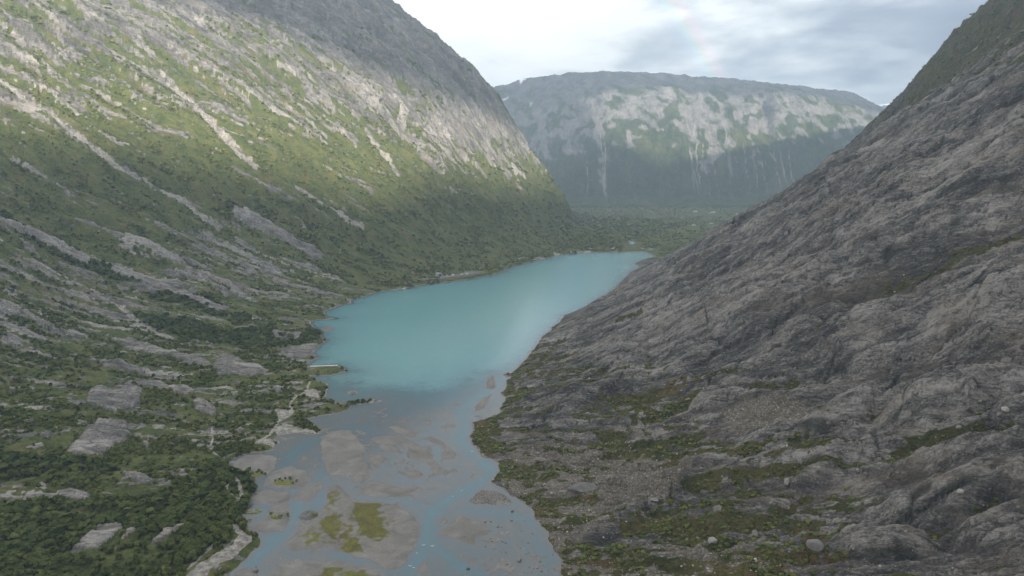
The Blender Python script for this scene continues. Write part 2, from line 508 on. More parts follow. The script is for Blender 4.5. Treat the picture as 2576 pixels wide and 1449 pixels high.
PATHS = featmap(-420, 120, 380, 1300, 1.0, [
    (mp(A, (1670, 645), (1740, 690), (1790, 730), (1810, 800), (1825, 860), (1780, 910)), 2.2), (mp(A, (1740, 760), (1710, 790), (1750, 850), (1790, 880)), 1.2),
    (mp(A, (1600, 340), (1610, 420), (1590, 470), (1610, 520), (1670, 555), (1770, 520)), 1.4), (mp(A, (1770, 1090), (1800, 1130), (1870, 1170)), 4.0),
    (mp(A, (2340, 0), (2310, 70), (2240, 100), (2190, 150), (2200, 220), (2100, 290), (2060, 360), (2000, 420), (1930, 460)), 2.2),
    (mp(A, (1560, 1260), (1620, 1230), (1500, 1340), (1420, 1420)), 1.6), (mp(A, (1830, 1160), (1790, 1230), (1700, 1300), (1600, 1380), (1500, 1449)), 3.2)], [
    (mp(A, (1380, 1500), (1500, 1380), (1640, 1300), (1760, 1240), (1850, 1160), (1910, 1150), (1900, 1200), (1830, 1270), (1740, 1350), (1600, 1420), (1540, 1500)), 2.5),
    (mp(A, (2060, 350), (2150, 310), (2250, 340), (2380, 360), (2390, 378), (2250, 365), (2090, 385)), 2.0), (mp(A, (2080, 200), (2240, 200), (2200, 260), (2110, 290)), 3.0),
    (mp(A, (2290, 60), (2390, 60), (2420, 110), (2310, 110)), 2.5), (mp(A, (1930, 430), (2060, 420), (2080, 470), (1950, 460)), 2.0)])
GULLY = featmap(-100, 1400, 250, 2400, 4.0, [
    ([(2640, 555), (2576, 580), (2480, 610), (2380, 650), (2290, 700), (2200, 735), (2120, 790)], 22), ([(2120, 790), (2050, 850), (1960, 890), (1870, 930), (1760, 945)], 12),
    ([(2600, 1095), (2480, 1100), (2330, 1115), (2200, 1160), (2050, 1190), (1900, 1200)], 9), ([(1990, 960), (1850, 990), (1700, 1000), (1560, 1010)], 12),
    ([(2500, 1300), (2350, 1350), (2200, 1370)], 7), ([(2000, 1290), (1900, 1340), (1800, 1390)], 8), ([(2300, 1000), (2150, 1060), (2000, 1110)], 8),
    ([(1780, 980), (1700, 1040), (1600, 1070)], 14), ([(2576, 1000), (2420, 1050), (2300, 1100)], 9), ([(1420, 845), (1380, 890), (1330, 940)], 10),
    ([(2240, 1410), (2320, 1400), (2400, 1380)], 4), ([(1950, 640), (1800, 700), (1640, 760)], 5), ([(2100, 640), (1930, 730), (1760, 800)], 4)], [
    ([(2165, 380), (2240, 320), (2350, 250), (2576, 170), (2640, 140), (2640, -40), (2480, -40), (2380, 100), (2300, 230)], 20),
    (mp(B, (985, 300), (1150, 270), (1185, 400), (1120, 520), (1030, 480), (990, 400)), 4), (mp(B, (1190, 600), (1260, 560), (1320, 620), (1230, 660)), 3),
    (mp(B, (1920, 390), (2100, 380), (2260, 470), (2150, 510), (1960, 480)), 5), (mp(B, (2300, 640), (2560, 600), (2560, 690), (2350, 700)), 4)])
LUMP = featmap(-100, 1100, 250, 1700, 3.0, [], [
    (mp(E, (880, 380), (950, 300), (1150, 130), (1400, 20), (1470, 40), (1400, 250), (1300, 320), (1100, 360)), 9), (mp(E, (1480, 260), (1560, 130), (1900, 20), (2300, 60), (2200, 200), (1850, 350), (1600, 300)), 9),
    (mp(E, (1500, 1040), (1700, 930), (2000, 850), (2576, 800), (2576, 900), (2200, 1000), (2170, 1120), (1900, 1140), (1600, 1100)), 6), (mp(E, (2180, 1100), (2400, 1050), (2600, 1030), (2600, 1350), (2300, 1300), (2000, 1230)), 6),
    (mp(E, (820, 800), (950, 720), (1180, 650), (1160, 700), (1000, 790)), 5), (mp(E, (1080, 1290), (1250, 1230), (1500, 1210), (1800, 1240), (1700, 1330), (1400, 1340)), 5),
    (mp(E, (1480, 700), (1750, 620), (2100, 530), (2350, 540), (2600, 540), (2600, 640), (2200, 690), (1800, 720)), 6), (mp(E, (70, 220), (150, 100), (400, 0), (560, 20), (430, 130), (250, 220)), 7),
    (mp(B, (2100, 780), (2400, 740), (2576, 740), (2576, 860), (2300, 880)), 6), (mp(B, (1700, 1120), (1900, 1040), (2150, 960), (2350, 950), (2200, 1080), (2000, 1180), (1800, 1230)), 6),
    ([(1420, 900), (1600, 830), (1900, 705), (2100, 640), (2060, 730), (1800, 850), (1560, 935)], 14), ([(2050, 905), (2200, 850), (2400, 780), (2600, 690), (2600, 780), (2420, 860), (2240, 930)], 10),
    ([(1960, 600), (2200, 480), (2400, 380), (2576, 330), (2576, 420), (2350, 520), (2100, 640)], 16), (mp(B, (1480, 200), (1800, 60), (2100, 0), (2000, 90), (1700, 220)), 6)])
EARTH = featmap(-100, 700, 300, 1100, 3.0, [], [
    ([(1240, 1195), (1300, 1130), (1450, 1125), (1620, 1135), (1740, 1180), (1700, 1250), (1560, 1300), (1470, 1360), (1400, 1400), (1345, 1290)], 12),
    ([(1800, 1050), (1950, 1010), (2100, 1030), (2000, 1080), (1850, 1090)], 10), ([(1400, 1400), (1800, 1360), (2000, 1449), (1400, 1500)], 15)])
moss_px = [
    (mp(B, (80, 880), (300, 900), (310, 1000), (380, 1130), (300, 1200), (150, 1160), (90, 1050)), 3.0),
    (mp(B, (360, 960), (420, 1040), (380, 1080)), 2.0), (mp(B, (0, 1040), (90, 1090), (120, 1180), (180, 1230), (150, 1280), (0, 1240)), 2.0),
    (mp(A, (2400, 1030), (2560, 960), (2576, 1000), (2576, 1240), (2480, 1160), (2420, 1110)), 3.0),
    (mp(A, (2480, 800), (2576, 790), (2576, 880), (2450, 1000)), 5.0), (mp(A, (2260, 1100), (2450, 1090), (2500, 1220), (2250, 1240)), 9.0),
    (mp(B, (0, 1400), (200, 1410), (260, 1460), (0, 1480)), 3.0), (mp(A, (2400, 1380), (2576, 1390), (2576, 1470), (2420, 1460)), 3.0)]
MOSS = Grid(-330, 220, 320, 1000, 1.0, 0.0)
for pts, soft in moss_px:
    q = [flat(p) for p in pts]
    MOSS.put(lambda X, Y, q=q, s=soft: smoothstep(poly_sd(q, X, Y), -s * 2.2, s * 2.2), soft * 2.6, q)
for pts in (mp(B, (0, 870), (340, 890), (450, 1050), (430, 1190), (250, 1260), (0, 1270)), mp(A, (2470, 800), (2576, 830), (2576, 1270), (2230, 1240), (2280, 1090), (2420, 1000))):
    q = [flat(p) for p in pts]
    MOSS.put(lambda X, Y, q=q: 0.55 * smoothstep(poly_sd(q, X, Y), -8, 8), 10, q)
wood_px = [
    ([(-60, 1280), (150, 1260), (330, 1265), (480, 1200), (560, 1150), (640, 1200), (650, 1240), (600, 1290), (620, 1330), (560, 1380), (420, 1449), (-60, 1500)], 8),
    (mp(D, (1000, 930), (1350, 950), (1750, 1060), (2050, 1000), (2300, 1150), (2000, 1200), (1500, 1130), (1100, 1000)), 8), (mp(D, (2200, 1110), (2430, 1040), (2430, 1110), (2300, 1150)), 4),
    (mp(D, (0, 100), (300, 330), (700, 520), (1100, 640), (1100, 700), (600, 590), (200, 420), (0, 260)), 10), (mp(D, (700, 580), (960, 570), (1130, 690), (800, 650)), 8),
    (mp(D, (1200, 760), (1600, 800), (1900, 960), (1800, 1010), (1500, 880), (1150, 800)), 8), (mp(A, (0, 560), (700, 560), (900, 650), (700, 760), (0, 720)), 8)]
WOOD = featmap(-1300, 200, 380, 1900, 4.0, [], wood_px)


# ------------------------------------------------------------------ the ground: height, cover and colour at any point
def norm01(n, k=2.2):
    return 1 / (1 + np.exp(-n * k * 2))


def flatz(p, z):
    d = ray(p)
    t = (CAM_H - z) / -d[2]
    return (d[0] * t, d[1] * t)


def crop2(ox, oy, k):
    return lambda X, Y: ((ox + X / k) / 1.4907, (oy + Y / k) / 1.4907)


H1, H2, H3 = crop2(1400, 950, 5.152), crop2(2000, 860, 5.152), crop2(2500, 720, 6.44)
K3 = crop2(1100, 1300, 7.246)
ROAD_Z, POND_Z = 6.0, 7.0
ROAD = [flatz(p, ROAD_Z) for p in mp(H1, (560, 548), (720, 520), (870, 495), (1200, 452), (1500, 420), (1700, 392), (1775, 380), (1780, 352), (1870, 350), (2050, 343), (2145, 348), (2145, 356), (2000, 385), (1840, 415), (1500, 460), (1300, 480), (1100, 500), (780, 557), (620, 566))]
YARD = [flatz(p, ROAD_Z) for p in mp(H1, (320, 560), (400, 545), (480, 550), (480, 600), (400, 605), (330, 610))]
PONDS = [[flatz(p, POND_Z) for p in mp(H2, (1845, 222), (1900, 233), (1950, 238), (1958, 265), (1935, 290), (1870, 287), (1872, 255))],
         [flatz(p, POND_Z) for p in mp(H2, (2225, 368), (2300, 372), (2295, 390), (2250, 397))]]
FLATS = Grid(-200, 1000, 1700, 3400, 3.0, 0.0)
for q in [ROAD, YARD] + PONDS:
    FLATS.put(lambda X, Y, q=q: smoothstep(poly_sd(q, X, Y), -14, -2), 20, q)
SANDS = featmap(-100, 900, 1900, 3200, 4.0, [
    (mp(H2, (635, 462), (645, 440)), 4), (mp(H2, (700, 440), (735, 470)), 5), (mp(H2, (390, 470), (430, 500), (500, 490)), 7), (mp(H2, (40, 580), (110, 575), (210, 560)), 7),
    (mp(H2, (450, 412), (585, 388)), 4), (mp(H2, (860, 455), (940, 450), (1080, 460)), 6), (mp(H2, (1010, 430), (1050, 465), (1090, 430)), 8), (mp(H2, (1070, 380), (1130, 395)), 6),
    (mp(H2, (1500, 395), (1585, 370)), 6), (mp(H2, (1530, 390), (1560, 415)), 6), (mp(H2, (1930, 358), (1975, 355)), 5), (mp(H2, (2080, 380), (2130, 395)), 6), (mp(H2, (2180, 212), (2240, 210)), 6),
    (mp(H2, (0, 600), (60, 590)), 6), (mp(CC, (1310, 520), (1360, 505)), 4), (mp(H1, (1250, 440), (1330, 400), (1390, 440)), 7)])


def ground(x, y):
    x = x.astype(np.float32); y = y.astype(np.float32)
    zl, zr, dl, dr = macro(x, y)
    sd = -LAKE.at(x, y)                                    # positive on land
    sd = sd + fbm(x / 16, y / 16, 3, 3) * 4.0 * smoothstep(np.abs(sd), 60, 0)
    wl = 1 / (1 + np.exp(-(zl - zr) / 6.0 + np.where(np.maximum(zl, zr) < 6, (dr - dl) * -0.0, 0)))
    wl = np.where((zl < 3) & (zr < 3), (dl > dr) * 1.0, wl).astype(np.float32)
    zm = np.maximum(zl, zr)
    # flow coordinates: s down the fall line, t along the contour
    warp = fbm(x / 160, y / 160, 3, 21) * 26
    sL, tL = dl, y + 0.16 * dl + warp
    sR, tR = dr * 0.95 - y * 0.30, y * 0.93 + x * 0.36 + warp
    s = np.where(wl > 0.5, sL, sR); t = np.where(wl > 0.5, tL, tR)
    brk = fbm(x / 11, y / 11, 4, 181)
    brk2 = fbm(s / 42, t / 8, 4, 191)
    hi = smoothstep(zm, 10, 160)
    a = fbm(s / 260, t / 62, 4, 31)
    b = fbm(s / 70, t / 15, 4, 41, ridged=True)
    c = fbm(s / 16 + 5, t / 4.2, 3, 51)
    e = fbm(x / 38, y / 30, 4, 61)
    f = fbm(s / 420, t / 150, 3, 71)
    slabby = b * 0.5 + a * 0.5
    wx_, wy_ = s / 95 + 0.5 * fbm(x / 60, y / 60, 3, 301), t / 24 + 0.5 * fbm(x / 45, y / 45, 3, 302)
    e1, v1, ox1, oy1 = worley(wx_, wy_, 1)
    e2, v2, ox2, oy2 = worley(s / 24 + 0.45 * brk2, t / 7.5 + 0.45 * brk, 2)
    blocks = (v1 - 0.5) * 7.0 + oy1 * (v1 * 11 - 4.0) + ox1 * (v2 * 0 + 3.0) + (v2 - 0.5) * 2.2 + oy2 * 2.4
    blocks = blocks - 2.2 * (1 - smoothstep(e1, 0.0, 0.10)) - 0.9 * (1 - smoothstep(e2, 0.0, 0.12))
    crackv = np.maximum((1 - smoothstep(e1, 0.01, 0.085)) * smoothstep(brk2, -0.5, 0.1), 0.75 * (1 - smoothstep(e2, 0.01, 0.10)) * smoothstep(brk, -0.25, 0.3))
    landL = blocks * (0.30 + 0.55 * hi) + a * (4 + 14 * hi) + b * (1.6 + 2.6 * hi) + e * (4.5 * (1 - hi) + 1.5) + c * 0.5 + f * 26 * hi
    led = t / 46 + 0.9 * fbm(s / 190, t / 90, 3, 151)
    led = led - np.floor(led)
    led = np.minimum(led / 0.78, (1 - led) / 0.22)
    led2 = t / 13 + 0.8 * fbm(s / 120, t / 40, 3, 155)
    led2 = led2 - np.floor(led2)
    led2 = np.minimum(led2 / 0.85, (1 - led2) / 0.15) * smoothstep(fbm(s / 160, t / 60, 2, 156), -0.2, 0.3)
    knob = fbm(x / 120, y / 120, 4, 161)
    landR = blocks * (0.45 + 0.5 * hi) + led * (5.0 + 5 * hi) * smoothstep(fbm(s / 240, t / 70, 2, 171), -0.35, 0.25) + knob * (9 + 14 * hi) + a * (7 + 7 * hi) + b * (2.4 + 2.0 * hi) + c * 0.9 + brk * 0.7 + led2 * 1.5 + e * 3.0 + f * 16 * hi
    far = smoothstep(y, 1600, 3000)
    cliff = fbm(y / 130 + dl / 900, dl / 300, 4, 81, ridged=True)
    landL = landL * (1 + 0.5 * far) + far * hi * (cliff * 46 + fbm(y / 42 + 3, dl / 130, 4, 82, ridged=True) * 16)
    land = np.where(wl > 0.5, landL, landR)
    gul = GULLY.at(x, y) * (1 - wl)
    scree = SCREE.at(x + 5 * brk2, y + 9 * brk2 + 7 * e) * wl
    scree = smoothstep(scree + 0.5 * brk * smoothstep(scree, 0, 0.25), 0.25, 0.75)
    slab = smoothstep(SLAB.at(x, y) + 0.45 * brk2 + 0.30 * brk, 0.36, 0.60) * wl
    pa = PATHS.at(x, y)
    path = smoothstep(pa + 0.75 * brk * smoothstep(pa, 0, 0.3), 0.40, 0.70)
    wood = smoothstep(WOOD.at(x, y) + 0.6 * brk2 + 0.3 * brk, 0.3, 0.65) * wl
    lump = LUMP.at(x + 4 * brk2, y + 4 * brk) * (1 - wl)
    earth = smoothstep(EARTH.at(x, y) + 0.5 * brk2 + 0.2 * brk, 0.2, 0.8) * (1 - wl)
    topveg = smoothstep(dr, 520, 640) * smoothstep(y, 1500, 1800) * (1 - wl)
    land = land + topveg * smoothstep(dr, 560, 700) * (fbm(y / 70, dr / 90 + s / 200, 4, 331, ridged=True) * 22 + brk * 6)
    land = land - gul * 5.0 * (1 - topveg) + lump * (8.0 + 5.0 * hi) - scree * 3.0 + slab * (4.5 + 2 * hi)
    z = zm + land * smoothstep(sd, 0, 70) + (1 - smoothstep(sd, 0, 70)) * np.maximum(land, -0.5) * 0.35
    floor_z = 5 + e * 2.0 + f * 3
    isfl = (zm < 10) & (y > 2300)
    z = np.where(isfl, np.maximum(z, floor_z), z)
    shorez = np.clip(sd, 0, 40) * 0.30 + 0.05
    z = np.maximum(z, np.minimum(shorez, 2.5 + e))
    z = z * smoothstep(sd, -1, 34) + shorez * (1 - smoothstep(sd, -1, 34))
    # water bed and gravel bars
    bar = BAR.at(x, y)
    bar = bar + fbm(x / 17, y / 12, 4, 91) * 4.0 + brk * 1.0 + fbm(x / 3, y / 3, 2, 92) * 0.4
    lakey = smoothstep(y - 0.25 * x + 25 * fbm(x / 90, y / 90, 3, 95), 735, 1130)
    shoal = fbm(x / 30, y / 22, 4, 97)
    depth = 0.16 + 0.16 * (shoal + 0.3).clip(0) + CHAN.at(x + 5 * brk, y + 5 * brk2) * (0.75 + 0.7 * brk) + lakey ** 3 * 9 * smoothstep(-sd, 0, 120) + lakey ** 2 * 1.3
    bed = -depth
    braid = fbm(x / 26 + 1.3 * shoal, y / 17 + 1.3 * brk, 4, 311)
    minor = smoothstep(braid, 0.10, 0.34) * (1 - lakey) * (CHAN.at(x, y) < 0.12)
    bed = np.maximum(bed, -depth + minor * (depth + 0.10 + 0.12 * braid))
    bed = np.where(bar > -3, np.maximum(bed, np.minimum(bar * 0.14, 0.55) - 0.02), bed)
    bed = np.where(sd > -6, np.maximum(bed, sd * 0.12), bed)
    water = sd < 0
    z = np.where(water, bed, z)
    # cover ---------------------------------------------------------------
    q = norm01(a * 0.5 + fbm(s / 130, t / 15, 4, 101) * 1.0 + e * 0.3 + brk * (0.6 - 0.3 * hi), 1.5)
    low = 1 - smoothstep(zm, 25, 70)
    cL = 0.67 * low + (1 - low) * np.interp(zm, [40, 120, 190, 330, 480, 640, 800, 1000], [0.52, 0.57, 0.80, 0.76, 0.58, 0.46, 0.36, 0.26])
    cL = np.maximum(cL, 0.92 * smoothstep(y + 60 * brk2, 1560, 1800) * (1 - smoothstep(zm, 130, 330)))
    cf = np.minimum(cL, np.interp(zm, [150, 260, 420, 700, 1000], [0.95, 0.62, 0.28, 0.36, 0.24]))
    wf = smoothstep(y + 120 * a, 2350, 2850)
    cL = cL * (1 - wf) + cf * wf
    cL = cL * (1 - 0.97 * slab) + 0.5 * wood * (1 - slab)
    cR = 0.19 + 0.27 * (1 - smoothstep(zm, 15, 90)) * (1 - smoothstep(y, 950, 1150)) + 0.48 * gul * (0.75 + 0.9 * brk2) + 0.36 * topveg - 0.1 * earth - 0.35 * lump
    cR = cR + 0.10 * (1 - smoothstep(y, 520, 700)) - 0.10 * smoothstep(zm, 60, 140) * (1 - gul) + 0.25 * (1 - smoothstep(sd, 4, 40)) * smoothstep(y, 600, 700) * (1 - smoothstep(y, 1150, 1500))
    cover = np.where(wl > 0.5, cL, cR)
    cover = np.where(isfl, 0.97, cover)
    veg = smoothstep(cover - q, -0.05, 0.09)
    veg = veg * (1 - 0.95 * scree) * (1 - path)
    ring = (1 - smoothstep(sd, 0.5, 3.5)) * (sd > 0) * smoothstep(y, 620, 700)
    veg = veg * (1 - 0.8 * ring)
    barlow = (~water)
    veg = np.where(water, 0, veg)
    pale = np.clip(scree * (0.55 + 0.9 * fbm(s / 25, t / 8, 3, 111)), 0, 1) + path * 0.95 + ring * smoothstep(fbm(x / 20, y / 20, 2, 113), -0.2, 0.3) * 0.9
    pale = np.clip(pale, 0, 1)
    tone = 0.5 + 0.42 * fbm(s / 130, t / 40, 4, 121) + 0.32 * fbm(s / 30, t / 6.5, 4, 131) + 0.12 * b + 0.04 * slab  # ridge noise darkens hollows in the colour, standing in for crevice shade
    tone = tone + 0.30 * fbm(x / 95, y / 95, 4, 195) + 0.16 * brk + 0.10 * c
    tone = tone + 0.16 * lump
    tone = tone + 0.22 * (v1 - 0.5) + 0.26 * (v2 - 0.5)
    tone = tone + np.where(wl > 0.5, 0.05, -0.03) - 0.10 * smoothstep(zm, 420, 640) * wl - 0.22 * topveg
    mo_ = MOSS.at(x + 9 * brk + 4 * brk2, y + 9 * brk2)
    moss = np.where(water, mo_ * smoothstep(fbm(x / 6, y / 6, 4, 141) * 0.9 + mo_ * 1.05, 0.05, 1.05), smoothstep(fbm(x / 60, y / 45, 4, 143), 0.12, 0.5))
    fl = FLATS.at(x, y)
    rr_ = np.sqrt(x * x + y * y)
    fb = np.zeros_like(fl)
    if (y.max() > 1700) and (y.min() < 2500):
        for k in (8, 18, 30, 44, 60):
            fb = np.maximum(fb, FLATS.at(x + x / rr_ * k, y + y / rr_ * k) * (1 - k / 130))
    bank = np.minimum(z, 1.2 + 0.05 * np.clip(sd, 0, 70) + 0.6 * (e + 0.5))
    z = np.where(water, z, z * (1 - fb) + bank * fb)
    z = np.where(water, z, z * (1 - fl) + (ROAD_Z - 0.6) * fl)
    veg = veg * (1 - fl * 0.6)
    sands = SANDS.at(x, y) * (~water)
    pale = np.maximum(pale, sands)
    veg = veg * (1 - sands)
    cls = np.where(water, 0, np.where(isfl, 1, np.where(wl > 0.5, 2, 3)))
    return dict(crack=crackv * (1 - pale) * np.where(wl > 0.5, 0.8, 1.0), z=z.astype(np.float32), veg=veg, pale=pale, tone=tone, moss=moss, earth=earth, cls=cls, sd=sd, wl=wl, zm=zm, wood=wood, topveg=topveg,
                flow=np.stack([s * 0.25, t, z * 0.6], -1).astype(np.float32), gul=gul, slab=slab, path=path, scree=scree, fl=np.maximum(fl, sands), fb=np.maximum(fb, fl))


def chunked(fn, x, y, n=60000):
    parts = [fn(x[i:i + n], y[i:i + n]) for i in range(0, len(x), n)]
    return {k: np.concatenate([p[k] for p in parts]) for k in parts[0]}


def tag(o, label=None, cat=None, group=None, kind=None):
    for k, v in (('label', label), ('category', cat), ('group', group), ('kind', kind)):
        if v:
            o[k] = v
    return o


def np_mesh(name, verts, faces, attrs=None, mat=None, smooth=True):
    """faces: (n, 3) or (n, 4) array"""
    me = bpy.data.meshes.new(name)
    n, k = faces.shape
    me.vertices.add(len(verts))
    me.vertices.foreach_set('co', np.ascontiguousarray(verts, np.float32).ravel())
    me.loops.add(n * k)
    me.loops.foreach_set('vertex_index', np.ascontiguousarray(faces, np.int32).ravel())
    me.polygons.add(n)
    me.polygons.foreach_set('loop_start', np.arange(0, n * k, k, dtype=np.int32))
    me.polygons.foreach_set('use_smooth', np.full(n, smooth, bool))
    for kx, v in (attrs or {}).items():
        if v.ndim == 2:
            at = me.attributes.new(kx, 'FLOAT_VECTOR', 'POINT')
            at.data.foreach_set('vector', np.ascontiguousarray(v, np.float32).ravel())
        else:
            at = me.attributes.new(kx, 'FLOAT', 'POINT')
            at.data.foreach_set('value', np.ascontiguousarray(v, np.float32))
    me.update(calc_edges=True)
    if mat:
        me.materials.append(mat)
    return me


def link(name, me, parent=None):
    o = bpy.data.objects.new(name, me)
    COL.objects.link(o)
    if parent:
        o.parent = parent
    return o


def new_mat(name):
    m = bpy.data.materials.new(name)
    m.use_nodes = True
    return m, NT(m.node_tree)


def finish(t, color, rough=0.9, normal=None, spec=0.2):
    b = t.n('BsdfPrincipled', ins={'Base Color': color, 'Roughness': rough, 'Specular IOR Level': spec})
    if normal is not None:
        t.put(b.inputs['Normal'], normal)
    t.n('OutputMaterial', ins={0: b.outputs[0]})


def bump(t, h, dist, strength=1.0):
    return t.n('Bump', ins={'Height': h, 'Distance': dist, 'Strength': strength}).outputs[0]


# ------------------------------------------------------------------ ground materials
def terrain_mat(name, dark, mid, light, fine_scale=1.0, bump_d=2.2, dryness=0.6):
    m, t = new_mat(name)
    flow = t.attr('flow', 'Vector')
    pos = t.n('NewGeometry').outputs['Position']
    st = t.noise(flow, 0.16 * fine_scale, 6, 0.62, 0.3)
    st2 = t.noise(t.vscale(flow, 1.6, 1, 1), 0.045 * fine_scale, 5, 0.6, 0.6)
    fi = t.noise(pos, 0.5 * fine_scale, 6, 0.72)
    crack = t.noise(flow, 0.09 * fine_scale, 4, 0.5, 1.2)
    crackm = t.smooth(t.math('ABSOLUTE', t.math('SUBTRACT', crack, 0.5)), 0.0, 0.022)
    st3 = t.noise(t.vscale(flow, 0.7, 1, 1), 0.55, 5, 0.7, 0.9)
    v = t.math('ADD', t.math('ADD', t.math('MULTIPLY', st, 0.55), t.math('MULTIPLY', st2, 0.38)), t.math('MULTIPLY', t.math('SUBTRACT', st3, 0.42), 0.85))
    v = t.math('ADD', v, t.math('MULTIPLY', t.math('SUBTRACT', t.attr('tone'), 0.5), 0.55))
    v = t.math('ADD', v, t.math('MULTIPLY', t.math('SUBTRACT', fi, 0.5), 0.75))
    rock = t.ramp(v, [(0.26, dark), (0.5, mid), (0.66, light), (0.84, rgb(*[1.55 * q_ for q_ in light[:3]]))])
    rock = t.mix(t.math('MULTIPLY', t.math('SUBTRACT', 1.0, crackm), 0.5), rock, rgb(0.04, 0.04, 0.038))
    rock = t.mix(t.math('MULTIPLY', t.attr('crack'), 0.85), rock, rgb(0.030, 0.031, 0.026))
    warm = t.smooth(t.noise(flow, 0.03, 4, 0.6), 0.5, 0.68, 0.0, 0.30)
    rock = t.mix(warm, rock, rgb(0.21, 0.165, 0.125))
    stones = t.n('TexVoronoi', ins={'Vector': pos, 'Scale': 0.75, 'Randomness': 1.0})
    sr = t.ramp(t.n('SeparateXYZ', ins={0: stones.outputs['Color']}).outputs[0], [(0.0, rgb(0.09, 0.075, 0.055)), (0.6, rgb(0.165, 0.14, 0.108)), (0.9, rgb(0.22, 0.20, 0.17)), (1.0, rgb(0.38, 0.36, 0.33))])
    rock = t.mix(t.math('MULTIPLY', t.attr('earth'), 0.8), rock, sr)
    vn = t.noise(pos, 0.035, 4, 0.6)
    vf = t.noise(pos, 0.30, 4, 0.65)
    vv = t.math('ADD', t.math('MULTIPLY', vn, 0.55), t.math('MULTIPLY', vf, 0.55))
    vegc = t.ramp(vv, [(0.36, rgb(0.030, 0.044, 0.014)), (0.52, rgb(0.066, 0.086, 0.026)), (0.68, rgb(0.130, 0.132, 0.044))])
    dry = t.smooth(t.math('ADD', t.math('MULTIPLY', t.noise(pos, 0.12, 5, 0.7), 0.8), t.math('MULTIPLY', t.attr('moss'), 0.22)), 0.40, 0.62)
    vegc = t.mix(t.math('MULTIPLY', dry, dryness), vegc, t.ramp(vf, [(0.35, rgb(0.085, 0.062, 0.030)), (0.55, rgb(0.150, 0.125, 0.048)), (0.7, rgb(0.190, 0.165, 0.075))]))
    if name == 'bare_rock':                              # sparser, browner turf than across the valley
        vegc = t.mix(1.0, vegc, rgb(0.74, 0.62, 0.66), 'MULTIPLY')
    edge = t.math('ADD', t.attr('veg'), t.math('MULTIPLY', t.math('SUBTRACT', t.math('ADD', t.math('MULTIPLY', st, 0.5), t.math('MULTIPLY', fi, 0.5)), 0.5), 1.1))
    vm = t.smooth(edge, 0.38, 0.62)
    col = t.mix(vm, rock, vegc)
    pn = t.noise(pos, 0.22, 5, 0.68)
    palec = t.ramp(pn, [(0.36, rgb(0.15, 0.138, 0.12)), (0.52, rgb(0.30, 0.28, 0.25)), (0.70, rgb(0.46, 0.44, 0.405))])
    col = t.mix(t.smooth(t.math('ADD', t.attr('pale'), t.math('MULTIPLY', t.math('SUBTRACT', fi, 0.5), 0.5)), 0.3, 0.65), col, palec)
    h = t.math('ADD', t.math('ADD', t.math('MULTIPLY', st, 0.8), t.math('MULTIPLY', fi, 0.5)), t.math('ADD', t.math('MULTIPLY', crackm, 0.25), t.math('MULTIPLY', st3, 0.6)))
    finish(t, col, 0.92, bump(t, h, bump_d), 0.15)
    return m


M_left = terrain_mat('slope_ground', rgb(0.055, 0.053, 0.051), rgb(0.138, 0.130, 0.121), rgb(0.222, 0.210, 0.195))
M_right = terrain_mat('bare_rock', rgb(0.024, 0.023, 0.023), rgb(0.080, 0.076, 0.072), rgb(0.196, 0.184, 0.169), 1.0, 3.4, 0.85)


def riverbed_mat():
    m, t = new_mat('river_gravel')
    pos = t.n('NewGeometry').outputs['Position']
    n1 = t.noise(pos, 0.06, 6, 0.62, 0.8)
    n2 = t.noise(pos, 0.45, 6, 0.7)
    v = t.math('ADD', t.math('MULTIPLY', n1, 0.7), t.math('MULTIPLY', n2, 0.35))
    c = t.ramp(v, [(0.38, rgb(0.115, 0.108, 0.100)), (0.55, rgb(0.170, 0.160, 0.149)), (0.70, rgb(0.225, 0.213, 0.198))])
    z = t.n('SeparateXYZ', ins={0: pos}).outputs[2]
    c = t.mix(t.smooth(z, 0.0, 0.16, 0.55, 0.0), c, rgb(0.105, 0.10, 0.098))
    mo = t.attr('moss')
    mc = t.ramp(t.math('ADD', t.math('MULTIPLY', n1, 0.5), t.math('MULTIPLY', n2, 0.5)), [(0.36, rgb(0.052, 0.062, 0.014)), (0.46, rgb(0.085, 0.072, 0.018)), (0.55, rgb(0.110, 0.112, 0.020)), (0.68, rgb(0.150, 0.158, 0.030))])
    c = t.mix(t.smooth(t.math('ADD', mo, t.math('MULTIPLY', t.math('SUBTRACT', n2, 0.5), 1.3)), 0.22, 0.80), c, mc)
    finish(t, c, 0.85, bump(t, n2, 0.25), 0.3)
    return m


def water_mat():
    m, t = new_mat('glacier_water')
    pos = t.n('NewGeometry').outputs['Position']
    d = t.attr('depth')
    n1 = t.noise(pos, 0.05, 5, 0.6, 1.6)
    dd = t.math('MULTIPLY', d, t.math('ADD', 0.30, t.math('MULTIPLY', n1, 1.4)))
    lg = t.math('DIVIDE', t.math('LOGARITHM', t.math('ADD', t.math('MULTIPLY', dd, 12.0), 1.0), 10.0), 2.2)
    c = t.ramp(lg, [(0.0, rgb(0.118, 0.116, 0.112)), (0.16, rgb(0.092, 0.104, 0.113)), (0.32, rgb(0.074, 0.110, 0.130)), (0.50, rgb(0.058, 0.128, 0.160)), (0.70, rgb(0.112, 0.245, 0.275)), (1.0, rgb(0.130, 0.298, 0.322))])
    silt = t.math('MULTIPLY', t.smooth(t.noise(t.vscale(pos, 1, 0.55, 1), 0.028, 5, 0.6, 2.2), 0.44, 0.66), t.smooth(lg, 0.42, 0.24))
    c = t.mix(t.math('MULTIPLY', silt, 0.75), c, rgb(0.122, 0.115, 0.108))
    r1 = t.noise(t.vscale(pos, 1, 0.6, 1), 0.25, 3, 0.6)
    b = t.n('BsdfPrincipled', ins={'Base Color': c, 'Roughness': 0.16, 'IOR': 1.33, 'Specular IOR Level': 0.5, 'Normal': bump(t, r1, 0.10, 0.6)})
    t.n('OutputMaterial', ins={0: b.outputs[0]})
    return m


